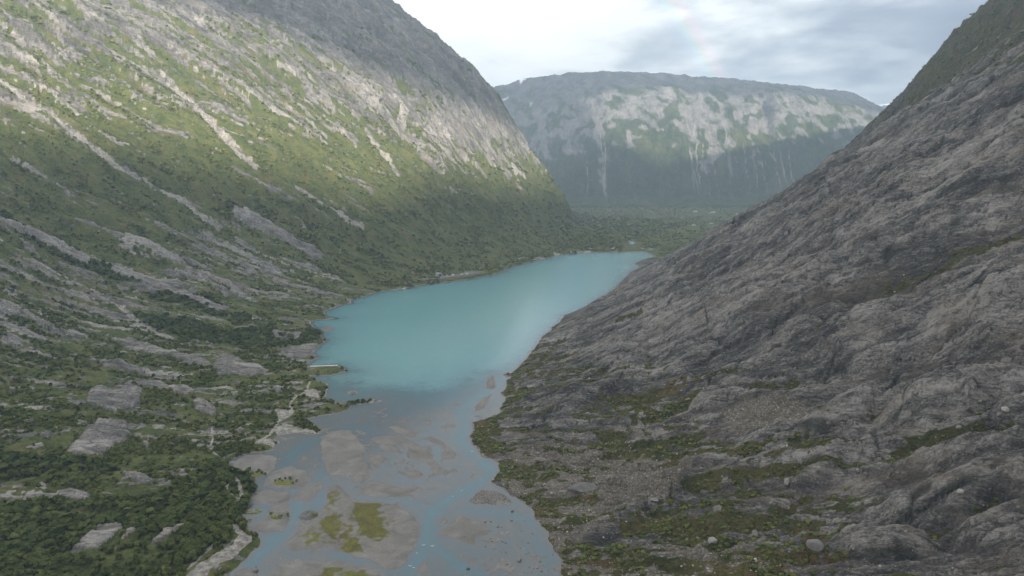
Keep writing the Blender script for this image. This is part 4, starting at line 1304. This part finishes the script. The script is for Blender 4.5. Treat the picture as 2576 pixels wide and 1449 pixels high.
named = [((1345, 1330), 40, 'largest grey boulder in the shallow river, standing off the right bank'), ((955, 1398), 26, 'rounded grey boulder alone in mid river at the bottom edge'),
         ((930, 1150), 22, 'single boulder on the tongue-shaped gravel bar right of the main channel'), ((1085, 1040), 22, 'grey boulder at the upper edge of the tongue-shaped gravel bar'),
         ((1130, 1038), 16, 'small boulder beside a bigger one above the tongue-shaped gravel bar'), ((1290, 962), 22, 'dark boulder in the river below the rubble island'),
         ((1283, 1030), 16, 'pale boulder in the river between the dark boulder and the bank')]
for p, wpx, lab in named:
    x, y = flat(B(*p)); boulder(x, y, 0, px_size(x, y, wpx) * 0.55, lab, me=pale_stone if 'pale' in lab else None)
grp = [(1330, 990), (1355, 985), (1300, 1000), (1400, 1060), (1380, 1030), (1455, 1000), (1120, 1110), (1130, 1165), (1140, 1190), (1230, 1195), (1215, 1190), (1245, 1200), (1180, 1080), (1160, 1045), (1210, 1080),
       (1415, 1270), (1400, 1280), (1440, 1130), (1360, 1110), (1455, 1355), (1500, 1340), (1505, 1310), (1490, 1300), (1540, 1300), (1600, 1290), (1420, 1385), (1450, 1395), (1480, 1390), (1510, 1415), (1560, 1405), (1590, 1390),
       (1610, 1400), (1270, 1430), (1240, 1270), (1250, 1360), (1205, 1440), (1380, 1420), (1400, 1430), (1350, 1240), (1410, 1200), (1330, 1220), (1090, 1230), (1155, 1245), (1530, 1370), (1470, 1300), (1440, 1420)]
for p in grp:
    x, y = flat(B(*p)); boulder(x, y, zat(x, y), px_size(x, y, random.uniform(9, 17)) * 0.55, 'small grey stone in the river shallows ' + ('below the rubble island' if p[1] < 1120 else 'in the middle of the right river arm' if p[1] < 1285 else 'of the stony bottom right corner of the river'), 'stones in the river shallows')

# boulders on the right slope
E2 = E
for p, wpx, lab, me in [((225, 1195), 62, 'tall pale boulder standing on the grassy bench of the right slope', pale_stone), ((555, 1142), 66, 'rounded grey boulder resting just above the tall pale one', None),
                        ((1000, 1230), 110, 'big rounded boulder with a bush at its foot near the lower right corner', None), ((785, 752), 60, 'grey boulder perched on a smooth rock hump of the right slope', None),
                        ((1320, 665), 32, 'small round boulder beside a black wet rock face on the right slope', None), ((2095, 820), 34, 'pale stone lying in a bushy gully of the right slope', pale_stone),
                        ((2435, 200), 40, 'pale boulder under a dark rock cleft at the right edge', pale_stone), ((2085, 340), 40, 'flat grey boulder at the top of a grassy patch near the right edge', None),
                        ((2390, 240), 36, 'grey boulder among pale stones below the dark cleft', None), ((115, 1165), 24, 'small boulder left of the tall pale one on the grassy bench', None)]:
    x, y, z = hit_ground(E(*p)); boulder(x, y, z, px_size(x, y, wpx) * 0.5, lab, me=me)
for p, wpx, lab in [((1820, 800), 190, 'broad smooth rock hump rising from the brown rubble on the right bank'), ((1500, 575), 70, 'grey rock lump at the edge of the brown rubble'), ((2360, 880), 60, 'rock block above the broad smooth hump')]:
    x, y, z = hit_ground(B(*p)); r = px_size(x, y, wpx) * 0.5
    o = boulder(x, y, z, r, lab, sink=0.55); o.scale = (r * 1.2, r, r * 0.55)
    o.rotation_euler = (0, 0, 0.3)
for p, wpx, lab in [((1640, 1390), 36, 'grey boulder on the pale path at the bottom edge'), ((1660, 1400), 30, 'boulder beside another on the pale path at the bottom edge'), ((1925, 1415), 44, 'flat boulder ringed by gravel at the edge of the left river arm'), ((1930, 1382), 16, 'small dark stone above the flat boulder in the left river arm')]:
    x, y, z = hit_ground(A(*p)); boulder(x, y, z, px_size(x, y, wpx) * 0.5, lab)


def stone_mass(name, xs, ys, rs, label, mat, seed):
    rg = np.random.default_rng(seed)
    temps = [stone_shape(ICO1, np.random.default_rng(seed + j)) for j in range(6)]
    tv = np.array([t_[0] for t_ in temps]); f = temps[0][1]
    j = rg.integers(0, 6, len(xs)); an = rg.uniform(0, 6.28, len(xs))
    P = tv[j]; ca, sa = np.cos(an)[:, None], np.sin(an)[:, None]
    g = chunked(ground, xs, ys)
    r = rs[:, None]
    pts = np.stack([(P[:, :, 0] * ca - P[:, :, 1] * sa) * r + xs[:, None], (P[:, :, 0] * sa + P[:, :, 1] * ca) * r + ys[:, None], P[:, :, 2] * r + g['z'][:, None] + r * 0.25], -1).reshape(-1, 3)
    ff = (f[None] + (np.arange(len(xs)) * P.shape[1])[:, None, None]).reshape(-1, 3)
    tint = np.repeat(rg.uniform(0, 1, len(xs)), P.shape[1])
    return tag(link(name, np_mesh(name, pts, ff, {'tint': tint}, mat, smooth=False)), label, name.replace('_', ' '), kind='stuff')


m_rub, t = new_mat('rubble_stone')
finish(t, t.ramp(t.attr('tint'), [(0.0, rgb(0.09, 0.08, 0.07)), (0.45, rgb(0.17, 0.15, 0.13)), (0.8, rgb(0.27, 0.25, 0.22)), (1.0, rgb(0.50, 0.48, 0.44))]), 0.9)
rg = np.random.default_rng(77)
n = 52000
rr = np.sqrt(rg.uniform(400 ** 2, 1000 ** 2, n)); aa = rg.uniform(R(-4), R(42), n)
xs, ys = rr * np.sin(aa), rr * np.cos(aa)
g = chunked(ground, xs, ys)
pk = (g['wl'] < 0.5) & (g['cls'] == 3) & (rg.uniform(0, 1, n) < 0.02 + 0.42 * g['earth'] + 0.05 * (g['zm'] < 60) + 0.07 * g['gul'])
xs, ys = xs[pk].astype(np.float32), ys[pk].astype(np.float32)
stone_mass('rubble', xs, ys, (rg.uniform(0.25, 0.75, len(xs)) + 0.9 * rg.uniform(0, 1, len(xs)) ** 8).astype(np.float32), 'loose stones strewn over the brown gravel bank and ledges right of the river', m_rub, 31)
# stones of the rubble island and the far right shallows
q = [flat(p) for p in bars_px[12]]
P_ = np.array(q)
xs = rg.uniform(P_[:, 0].min(), P_[:, 0].max(), 1500).astype(np.float32); ys = rg.uniform(P_[:, 1].min(), P_[:, 1].max(), 1500).astype(np.float32)
pk = poly_sd(q, xs, ys) > 0
stone_mass('cobbles', xs[pk], ys[pk], rg.uniform(0.2, 0.6, pk.sum()).astype(np.float32), 'brown stones heaped on the small rubble island by the right bank', m_rub, 41)
print('stones', round(time.time() - T0, 1))


# islets: a rock or turf hump with its own green cover
def islet_mesh(w, d, h, seed, turf):
    rg = np.random.default_rng(seed)
    nr, na = 14, 40
    rr_, an = np.meshgrid(np.linspace(0, 1, nr), np.linspace(0, 2 * np.pi, na, endpoint=False))
    edge = 1 + 0.22 * fbm(np.cos(an) * 1.3 + seed, np.sin(an) * 1.3, 3, seed)
    x = rr_ * np.cos(an) * edge; y = rr_ * np.sin(an) * edge
    z = (1 - rr_ ** 2.6) * (0.75 + 0.6 * fbm(x * 1.6 + seed, y * 1.6, 4, seed + 1)) * h - 0.25 * rr_ ** 4
    v = np.stack([x * w / 2, y * d / 2, z], -1).reshape(-1, 3)
    f = []
    for i in range(na):
        for j in range(nr - 1):
            f.append((i * nr + j, i * nr + j + 1, ((i + 1) % na) * nr + j + 1, ((i + 1) % na) * nr + j))
    f = np.array(f)
    green = smoothstep(fbm(x * 1.5 + 7, y * 1.5, 3, seed + 2) + turf - 0.3 + 0.35 * (rr_ - 0.5) - 0.5 * np.maximum(y, 0), 0.0, 0.25).ravel()
    return v, f, green


m_turf, t = new_mat('islet_turf')
pn = t.noise(t.n('TexCoord').outputs['Object'], 0.8, 5, 0.65)
finish(t, t.ramp(pn, [(0.35, rgb(0.065, 0.078, 0.016)), (0.55, rgb(0.140, 0.150, 0.024)), (0.7, rgb(0.210, 0.205, 0.045))]), 0.95)
shrub_me = []
for i in range(3):
    Vt, Ft, tt = crown_template(np.random.default_rng(300 + i), 60, wide=0.62, low=0.0)
    shrub_me.append(np_mesh('shrub', Vt, Ft, {'tint': tt}, M_leaf, smooth=False))


def islet(p0, p1, depth_px, hm, label, turf, seed, f_=A, shrubs=(), slabel=None):
    """p0, p1: left and right ends in the crop; depth_px: its height in the crop"""
    x0, y0 = flat(f_(*p0)); x1, y1 = flat(f_(*p1))
    w_ = math.hypot(x1 - x0, y1 - y0)
    cx, cy = (x0 + x1) / 2, (y0 + y1) / 2
    _, ya = flat(f_(p0[0], (p0[1] + p1[1]) / 2 - depth_px / 2)); _, yb = flat(f_(p0[0], (p0[1] + p1[1]) / 2 + depth_px / 2))
    v, f, green = islet_mesh(w_, max(ya - yb, 2.0), hm, seed, turf)
    root = thing('islet', (cx, cy, -0.05), label, 'islet', rz=math.atan2(y1 - y0, x1 - x0))
    fg = green[f].mean(1) > 0.5
    for nm, sel, mt in (('rock', ~fg, M_stone), ('turf', fg, m_turf)):
        if sel.sum() > 3:
            u = np.unique(f[sel]); rm = np.zeros(len(v), int); rm[u] = np.arange(len(u))
            link(nm, np_mesh(nm, v[u], rm[f[sel]], None, mt), root)
    for i, (a, b_, hh) in enumerate(shrubs):
        xx, yy = flat(f_(p0[0] + (p1[0] - p0[0]) * a, p0[1] + (p1[1] - p0[1]) * a + depth_px * b_))
        o = link('shrub', shrub_me[i % 3])
        o.location = (xx, yy, hm * 0.35); o.scale = (hh * 1.7, hh * 1.7, hh * 1.5); o.rotation_euler = (0, 0, i * 1.7)
        nth = ['leftmost', 'second from left', 'third from left', 'fourth from left', 'third from right', 'second from right', 'rightmost'] if len(shrubs) == 7 else ['left', 'right', 'front'] if len(shrubs) == 3 else ['left', 'right']
        tag(o, slabel + ', ' + nth[i] + (' one' if len(nth) == 3 else ''), 'shrub', slabel)


islet((1858, 672), (2025, 685), 40, 1.4, 'narrow dark green shrub islet close to the left bank', 0.9, 51, A, [(0.08, -0.2, 2.6), (0.14, -0.5, 3.0), (0.3, 0.1, 1.8), (0.5, -0.1, 2.0), (0.6, -0.4, 2.4), (0.72, 0.0, 2.2), (0.85, 0.1, 1.8)], 'green shrub on the narrow islet close to the left bank')
islet((2035, 742), (2255, 758), 50, 1.6, 'bright yellow-green grassy islet on a round gravel bar', 0.95, 52, A, [(0.2, -0.2, 1.5), (0.35, -0.4, 2.0), (0.45, -0.2, 1.7), (0.55, -0.6, 1.8), (0.72, -0.6, 2.4), (0.8, 0, 1.5), (0.92, -0.3, 1.9)], 'low shrub on the bright yellow-green islet')
islet((2040, 995), (2185, 995), 60, 5.0, 'rock islet half covered in moss, left of the bare one', 0.36, 53, A, [(0.05, 0.05, 2.0), (0.92, 0.1, 1.6), (0.6, 0.3, 1.3)], 'shrub at the foot of the half mossy rock islet')
islet((2258, 998), (2405, 990), 66, 5.6, 'bare domed rock islet with a moss crest', 0.12, 54)
islet((1850, 965), (1985, 962), 40, 2.0, 'low mossy spit touching the left bank', 0.45, 55)
islet((1857, 1030), (1900, 1030), 30, 1.8, 'tiny moss-topped islet beside the left bank', 0.6, 56)
islet((2412, 1035), (2530, 1030), 40, 4.0, 'low rock islet in turquoise water off the left lake shore', 0.0, 57, D)
islet((40, 66), (122, 70), 26, 4.0, 'lone round rock in shallow grey water before the delta', 0.02, 58, B)
islet((205, 132), (258, 132), 32, 2.2, 'rock knob near the tip of the stony spit', 0.1, 59, B)
islet((505, 392), (560, 392), 20, 1.0, 'small rock on a gravel bar in the middle of the delta', 0.1, 60, B)

# white water
m_foam, t = new_mat('foam')
finish(t, rgb(0.80, 0.83, 0.85), 0.6)
fv, ff, nb = [], [], 0
rg = np.random.default_rng(9)
for (cx, cy), wpx in [((622, 1215), 26), ((684, 1222), 26), ((520, 1372), 20), ((545, 1385), 18), ((985, 508), 20), ((1018, 540), 10), ((1125, 635), 10), ((840, 848), 12), ((910, 803), 14), ((570, 1275), 12), ((1205, 1065), 10), ((1380, 1240), 9)]:
    x, y = flat(B(cx, cy)); r = px_size(x, y, wpx) * 0.5
    for i in range(14):
        k = rg.uniform(-1, 1)
        v, f = stone_shape(ICO1, rg, 0.5)
        v = v * r * rg.uniform(0.14, 0.30) + np.array([x + k * r, y + (k * k - 0.5) * r * 1.1 + rg.uniform(0, 0.4) * r, 0.03])
        fv.append(v); ff.append(f + nb); nb += len(v)
tag(link('white_water', np_mesh('white_water', np.concatenate(fv), np.concatenate(ff), None, m_foam)), 'small white foam crests on the river rapids', 'white water', kind='stuff')
print('islets', round(time.time() - T0, 1))


# ------------------------------------------------------------------ road, vehicles, boats, houses
class MB:
    def __init__(self):
        self.v, self.f = [], []

    def box(self, x0, x1, y0, y1, z0, z1, tx0=0, tx1=0, ty=0):
        """a box whose top may be narrower"""
        b = len(self.v)
        self.v += [(x0, y0, z0), (x1, y0, z0), (x1, y1, z0), (x0, y1, z0), (x0 + tx0, y0 + ty, z1), (x1 - tx1, y0 + ty, z1), (x1 - tx1, y1 - ty, z1), (x0 + tx0, y1 - ty, z1)]
        self.f += [tuple(b + i for i in q) for q in ((0, 3, 2, 1), (4, 5, 6, 7), (0, 1, 5, 4), (1, 2, 6, 5), (2, 3, 7, 6), (3, 0, 4, 7))]
        return self

    def cyl(self, c, r, w_, n=14):
        b = len(self.v)
        for s_ in (-1, 1):
            for i in range(n):
                a = 2 * math.pi * i / n
                self.v.append((c[0] + r * math.cos(a), c[1] + s_ * w_ / 2, c[2] + r * math.sin(a)))
        for i in range(n):
            j = (i + 1) % n
            self.f.append((b + i, b + j, b + n + j, b + n + i))
        self.f.append(tuple(b + i for i in range(n))[::-1]); self.f.append(tuple(b + n + i for i in range(n)))
        return self

    def poly(self, pts):
        b = len(self.v); self.v += [tuple(p) for p in pts]; self.f.append(tuple(range(b, b + len(pts))))
        return self

    def build(self, name, mat, parent=None, bev=0.0):
        me = bpy.data.meshes.new(name)
        me.from_pydata(self.v, [], self.f)
        me.materials.append(mat)
        o = link(name, me, parent)
        if bev:
            md = o.modifiers.new('bevel', 'BEVEL'); md.width = bev; md.segments = 2; md.limit_method = 'ANGLE'
        return o


def plain(name, c, rough=0.6, metal=0.0, spec=0.4):
    m, t = new_mat(name)
    p = t.n('TexCoord').outputs['Object']
    n_ = t.noise(p, 3.0, 4, 0.6)
    k = t.math('ADD', 0.86, t.math('MULTIPLY', n_, 0.28))
    col = t.mix(1.0, c, t.n('CombineColor', ins={0: k, 1: k, 2: k}).outputs[0], 'MULTIPLY')
    b = t.n('BsdfPrincipled', ins={'Base Color': col, 'Roughness': rough, 'Metallic': metal, 'Specular IOR Level': spec})
    t.n('OutputMaterial', ins={0: b.outputs[0]})
    return m


M_white = plain('white_paint', rgb(0.86, 0.86, 0.85), 0.35); M_dark = plain('dark_paint', rgb(0.03, 0.032, 0.036), 0.3); M_red = plain('dark_red_paint', rgb(0.12, 0.03, 0.026), 0.35)
M_glass = plain('window_glass', rgb(0.03, 0.035, 0.04), 0.1); M_tyre = plain('tyre_rubber', rgb(0.02, 0.02, 0.02), 0.9); M_asph = plain('asphalt', rgb(0.115, 0.115, 0.118), 0.9)
M_conc = plain('concrete', rgb(0.36, 0.35, 0.33), 0.9); M_wood = plain('grey_planks', rgb(0.56, 0.54, 0.50), 0.85); M_roof = plain('slate_roof', rgb(0.10, 0.10, 0.11), 0.8); M_blue = plain('dark_blue_paint', rgb(0.03, 0.05, 0.09), 0.4)
M_pool = plain('pool_water', rgb(0.30, 0.42, 0.50), 0.08)


def sheet(name, poly, z, mat, label, cat):
    import bmesh
    bm = bmesh.new()
    f = bm.faces.new([bm.verts.new((x, y, z)) for x, y in poly])
    bm.normal_update()
    if f.normal.z < 0:
        f.normal_flip()
    r_ = bmesh.ops.extrude_face_region(bm, geom=[f])
    bmesh.ops.translate(bm, verts=[e_ for e_ in r_['geom'] if isinstance(e_, bmesh.types.BMVert)], vec=(0, 0, -0.8))
    bmesh.ops.recalc_face_normals(bm, faces=bm.faces)
    bmesh.ops.triangulate(bm, faces=[q_ for q_ in bm.faces if len(q_.verts) > 4])
    me = bpy.data.meshes.new(name); bm.to_mesh(me); bm.free()
    me.materials.append(mat)
    return tag(link(name, me), label, cat, kind='structure')


sheet('road', ROAD, ROAD_Z, M_asph, 'grey asphalt parking strip and road along the far left lake shore', 'road')
sheet('gravel_yard', YARD, ROAD_Z, M_conc, 'pale gravel yard at the near end of the parking strip', 'yard')
sheet('pond', PONDS[0], POND_Z, M_pool, 'pale blue river pool among the trees beyond the lake', 'pond')
sheet('pond', PONDS[1], POND_Z, M_pool, 'small sliver of river water near the far right end of the lake', 'pond')


def vehicle(kind, p, heading, label, paint, group=None, fz=ROAD_Z):
    x, y = flatz(p, fz)
    cat = {'car': 'car', 'camper': 'camper van'}[kind]
    root = thing('parked_car' if kind == 'car' else 'camper_van', (x, y, fz + 0.01), label, cat, group, heading, 1.3)
    if kind == 'car':
        MB().box(-2.2, 2.2, -0.9, 0.9, 0.32, 0.92, 0.08, 0.12, 0.05).box(-1.7, 1.0, -0.82, 0.82, 0.92, 1.48, 0.45, 0.6, 0.14).build('body', paint, root, 0.06)
        MB().box(-1.45, 0.72, -0.845, 0.845, 0.97, 1.36, 0.32, 0.46, 0.10).build('window', M_glass, root)
        wx, wr = 1.35, 0.33
    else:
        MB().box(-3.2, 2.3, -1.15, 1.15, 0.45, 2.95, 0.05, 0.25, 0.06).box(2.3, 3.4, -1.0, 1.0, 0.45, 1.25, 0, 0.15, 0.05).box(1.6, 2.95, -0.98, 0.98, 1.25, 2.05, 0, 0.75, 0.1).build('body', paint, root, 0.1)
        MB().box(2.2, 2.86, -0.9, 0.9, 1.3, 1.95, 0.0, 0.55, 0.08).build('windscreen', M_glass, root)
        for s_ in (-1, 1):
            MB().box(-2.2, -1.0, s_ * 1.16 - 0.02, s_ * 1.16 + 0.02, 1.6, 2.2).box(-0.2, 0.6, s_ * 1.16 - 0.02, s_ * 1.16 + 0.02, 1.6, 2.2).build('window', M_glass, root)
        wx, wr = 2.2, 0.36
    for sx_ in (-1, 1):
        for sy_ in (-1, 1):
            MB().cyl((sx_ * wx, sy_ * (0.78 if kind == 'car' else 0.95), wr), wr, 0.24).build('wheel', M_tyre, root)
    return root


hd = math.atan2(ROAD[5][1] - ROAD[1][1], ROAD[5][0] - ROAD[1][0])
vehicle('camper', H1(1543, 428), hd, 'white camper parked beside dark trees, nearest the tunnel mouth', M_white)
vehicle('camper', H1(1712, 420), hd + 0.1, 'white camper at the middle of the three on the road', M_white)
vehicle('camper', H1(1815, 405), hd - 0.15, 'white camper farthest along the road by the junction', M_white)
vehicle('camper', H1(375, 562), hd + 1.2, 'white camper on the gravel yard at the near end of the parking strip', M_white)
vehicle('car', H1(620, 555), hd + 1.3, 'black car at the near end of the parking strip', M_dark)
vehicle('car', H1(665, 552), hd + 1.3, 'dark car second from the near end of the parking strip', M_blue)
vehicle('car', H1(758, 543), hd + 1.2, 'dark car by the bushes along the parking strip', M_dark)
vehicle('car', H1(1070, 490), hd + 1.3, 'dark red car at the outer edge of the road', M_red)
vehicle('car', H1(1095, 487), hd + 1.3, 'dark car just beyond the red one', M_dark)
vehicle('car', H1(480, 565), hd + 0.4, 'dark blue car on the gravel yard', M_blue)
vehicle('car', H1(1430, 432), hd, 'white car half hidden by trees beside the tunnel mouth', M_white)

# tunnel mouth
x, y = flatz(H1(1290, 440), ROAD_Z)
root = thing('tunnel_portal', (x, y, ROAD_Z), 'pale concrete tunnel mouth opening onto the lakeside road', 'tunnel portal', rz=hd, scale=1.3)
m = MB()
m.box(-5.5, -3.2, 0, 9, -0.4, 4.6).box(3.2, 5.5, 0, 9, -0.4, 4.6).box(-5.5, 5.5, 0, 9, 4.6, 6.4, 0.8, 0.8, 0)
m.box(-10, -5.5, 0.5, 2.0, -0.4, 3.4, 3.0, 0, 0).box(5.5, 10, 0.5, 2.0, -0.4, 3.4, 0, 3.0, 0)
m.build('arch', M_conc, root)
MB().box(-3.2, 3.2, 8.2, 9, -0.2, 4.6).build('tunnel_shade_panel', M_dark, root)  # near-black panel closing the arch, stands in for the unlit tunnel depth


def boat(p, heading, L, label, paint, cabin=True):
    x, y = flatz(p, 0.0)
    root = thing('motor_boat', (x, y, 0.0), label, 'boat', rz=heading, scale=1.3)
    v, f = [], []
    secs = [(-0.5, 0.40, 0.0), (-0.2, 0.5, 0.0), (0.2, 0.46, 0.02), (0.4, 0.26, 0.06), (0.5, 0.02, 0.12)]
    for sx_, hw, dz in secs:
        for yy, zz_ in ((-hw, 0.12 + dz), (-hw * 0.75, -0.05), (hw * 0.75, -0.05), (hw, 0.12 + dz)):
            v.append((sx_ * L, yy * L * 0.36, zz_ * L))
    for i in range(4):
        for j in range(3):
            f.append((i * 4 + j, i * 4 + j + 1, i * 4 + 5 + j, i * 4 + 4 + j))
        f.append((i * 4 + 3, i * 4, i * 4 + 4, i * 4 + 7))
    f.append((0, 3, 2, 1))
    me = bpy.data.meshes.new('hull'); me.from_pydata(v, [], f); me.materials.append(paint)
    link('hull', me, root)
    if cabin:
        MB().box(-0.15 * L, 0.2 * L, -0.13 * L, 0.13 * L, 0.12 * L, 0.27 * L, 0.02 * L, 0.08 * L, 0.02 * L).build('cabin', M_white, root, 0.05)
        MB().box(-0.10 * L, 0.165 * L, -0.134 * L, 0.134 * L, 0.17 * L, 0.23 * L, 0.01 * L, 0.03 * L, 0.008 * L).build('window', M_glass, root)
    else:
        MB().box(-0.52 * L, -0.46 * L, -0.05 * L, 0.05 * L, 0.0, 0.2 * L).build('outboard_motor', M_dark, root)


boat(H1(605, 686), hd - 0.5, 9.0, 'white cabin boat moored at the far lake shore', M_white)
boat(H1(662, 684), hd - 0.1, 7.0, 'dark open boat moored just outside the white one', M_dark, False)


# pier along the spit
def pier(p0, p1, w_, label, posts=8):
    a = np.array(flatz(p0, 1.7)); b_ = np.array(flatz(p1, 1.7))
    L = float(np.linalg.norm(b_ - a)); c = (a + b_) / 2
    root = thing('pier', (c[0], c[1], 1.9), label, 'pier', rz=math.atan2(b_[1] - a[1], b_[0] - a[0]))
    m = MB(); k = int(L / 0.5)
    for i in range(k):
        x0 = -L / 2 + i * L / k
        m.box(x0, x0 + L / k * 0.86, -w_ / 2, w_ / 2, 0.62, 0.72)
    m.build('deck', M_wood, root)
    m = MB().box(-L / 2, L / 2, -w_ / 2 + 0.1, -w_ / 2 + 0.25, 0.42, 0.62).box(-L / 2, L / 2, w_ / 2 - 0.25, w_ / 2 - 0.1, 0.42, 0.62)
    m.build('beams', M_wood, root)
    for i in range(posts):
        for s_ in (-1, 1):
            px_ = -L / 2 + (i + 0.5) * L / posts
            MB().box(px_ - 0.1, px_ + 0.1, s_ * (w_ / 2 - 0.12) - 0.1, s_ * (w_ / 2 - 0.12) + 0.1, -3.2, 1.3).build('post', M_wood, root)


pier(K3(455, 548), K3(1200, 520), 4.6, 'long pale plank pier along the rock spit of the left lake shore')
for p, r_, lab in [(K3(970, 476), 1.5, 'flat white stone in the water beyond the plank pier'), (K3(680, 312), 1.3, 'white stone in the water off the small headland above the pier'), (K3(747, 292), 0.8, 'outermost small white stone off the headland above the pier')]:
    x, y = flat(p); o = boulder(x, y, 0, r_, lab, me=pale_stone); o.scale = (r_ * 1.6, r_ * 0.8, r_ * 0.5)


def house(p, heading, L, W, H, label, z0, roof=None):
    x, y = flatz(p, z0)
    z0 = zat(x, y)
    root = thing('house', (x, y, z0), label, 'house', rz=heading, scale=1.25)
    MB().box(-L / 2, L / 2, -W / 2, W / 2, -1.0, H).build('wall', M_white, root)
    m = MB(); o_ = 0.6; rh = W * 0.42
    a, b_ = L / 2 + o_, W / 2 + o_
    for s_ in (-1, 1):
        m.poly([(-a, s_ * b_, H - 0.2), (a, s_ * b_, H - 0.2), (a, 0, H + rh), (-a, 0, H + rh)])
    m.poly([(-L / 2, -W / 2, H), (-L / 2, W / 2, H), (-L / 2, 0, H + rh - 0.25)]).poly([(L / 2, -W / 2, H), (L / 2, W / 2, H), (L / 2, 0, H + rh - 0.25)])
    rf = m.build('roof', roof or M_roof, root)
    MB().box(L * 0.2, L * 0.2 + 0.9, -0.5, 0.4, H + rh * 0.5, H + rh + 1.2).build('chimney', M_conc, rf)
    for i in (-0.32, -0.08, 0.32):
        MB().box(L * i - 0.7, L * i + 0.7, -W / 2 - 0.03, -W / 2 + 0.03, 1.2, 2.6).build('window', M_glass, root)
    MB().box(L * 0.12 - 0.5, L * 0.12 + 0.5, -W / 2 - 0.03, -W / 2 + 0.03, 0, 2.1).build('door', M_red, root)


house(H3(690, 465), 0.2, 20, 12, 7, 'white farmhouse standing alone left of the other valley houses', 10)
house(H3(1125, 488), 0.0, 22, 10, 6, 'long white house with a smaller shed beside it on the valley floor', 10)
house(H3(1048, 500), 0.1, 9, 6, 4, 'small white shed just left of the long white house', 10)
house(H3(1735, 520), 0.3, 22, 9, 5, 'white house at the end of a pale track near the dark rock slope', 10)
house(H3(1948, 480), 0.0, 9, 7, 5, 'small white house behind the one on the pale track', 10)
house(H3(2222, 465), 0.4, 8, 8, 8, 'tall narrow white house just above the edge of the rock slope', 10)
house(H3(1082, 747), 0.3, 14, 8, 5, 'white cabin in the scrub nearer the lake, right of its twin', 10)
house(H3(657, 786), 0.2, 14, 8, 5, 'white cabin in the scrub nearer the lake, left of its twin', 10)


# two hikers on the pale path
def person(p, heading, label, top, legs):
    x, y, z = hit_ground(p)
    root = thing('person', (x, y, z), label, 'person', rz=heading)
    V_ = [(0, 0, 0.95), (0, 0, 1.15), (0, 0, 1.38), (0, 0, 1.5), (0.02, 0, 1.62), (0.02, 0, 1.74),
          (0.0, 0.1, 0.90), (0.06, 0.11, 0.48), (0.0, 0.11, 0.06), (0.12, 0.12, 0.03), (0.0, -0.1, 0.90), (0.12, -0.11, 0.50), (0.22, -0.11, 0.08), (0.34, -0.12, 0.05),
          (0.0, 0.19, 1.36), (-0.06, 0.26, 1.10), (0.06, 0.28, 0.88), (0.0, -0.19, 1.36), (0.02, -0.27, 1.10), (0.16, -0.27, 0.92)]
    Ed = [(0, 1), (1, 2), (2, 3), (3, 4), (4, 5), (0, 6), (6, 7), (7, 8), (8, 9), (0, 10), (10, 11), (11, 12), (12, 13), (2, 14), (14, 15), (15, 16), (2, 17), (17, 18), (18, 19)]
    Rd = [0.14, 0.13, 0.15, 0.065, 0.095, 0.085, 0.095, 0.07, 0.05, 0.045, 0.095, 0.07, 0.05, 0.045, 0.075, 0.05, 0.04, 0.075, 0.05, 0.04]
    me = bpy.data.meshes.new('body'); me.from_pydata(V_, Ed, [])
    o = link('body', me, root)
    o.modifiers.new('skin', 'SKIN'); sb = o.modifiers.new('sub', 'SUBSURF'); sb.levels = 1; sb.render_levels = 2
    sk = me.skin_vertices[0] if me.skin_vertices else None
    if sk is None:
        bpy.context.view_layer.objects.active = o
        return root
    for i, r_ in enumerate(Rd):
        sk.data[i].radius = (r_, r_)
    sk.data[0].use_root = True
    m, t = new_mat('clothes')
    z_ = t.n('SeparateXYZ', ins={0: t.n('TexCoord').outputs['Object']}).outputs[2]
    finish(t, t.mix(t.smooth(z_, 0.92, 0.96), legs, t.mix(t.smooth(z_, 1.48, 1.52), top, rgb(0.42, 0.27, 0.20))), 0.8)
    me.materials.append(m)
    v, f = ICO2
    hv = v[v[:, 2] > -0.3]
    rm = -np.ones(len(v), int); rm[v[:, 2] > -0.3] = np.arange(len(hv))
    hf = rm[f]; hf = hf[(hf >= 0).all(1)]
    link('hair', np_mesh('hair', hv * np.array([0.112, 0.10, 0.115]) + np.array([0.0, 0, 1.70]), hf, None, M_dark), root)
    MB().box(-0.34, -0.15, -0.15, 0.15, 1.02, 1.46, 0.03, 0, 0.03).build('backpack', M_dark, root, 0.04)
    return root


person(A(1774, 1100), -0.8, 'hiker in a red jacket at the top of the pale path', rgb(0.55, 0.05, 0.035), rgb(0.04, 0.045, 0.06))
person(A(1868, 1190), 2.0, 'hiker in a pale pink top lower down the pale path', rgb(0.55, 0.30, 0.26), rgb(0.05, 0.05, 0.05))
print('objects', round(time.time() - T0, 1))


# ------------------------------------------------------------------ haze: one even volume round everything
def box_mesh(name, x0, x1, y0, y1, z0, z1):
    v = np.array([(x, y, z) for z in (z0, z1) for y in (y0, y1) for x in (x0, x1)], float)
    f = np.array([(0, 2, 3, 1), (4, 5, 7, 6), (0, 1, 5, 4), (2, 6, 7, 3), (0, 4, 6, 2), (1, 3, 7, 5)])
    return np_mesh(name, v, f, smooth=False)


hz = box_mesh('haze', -6000, 7500, -160, 10100, -60, 1480)
hm, t = new_mat('valley_haze')
vol = t.n('VolumePrincipled', ins={'Color': rgb(0.62, 0.80, 1.0), 'Density': 0.000098, 'Anisotropy': 0.2})
t.n('OutputMaterial', ins={1: vol.outputs[0]})
hz.materials.append(hm)
tag(link('haze', hz), 'pale blue haze filling the valley air', 'haze', kind='stuff')
print('script', round(time.time() - T0, 1))
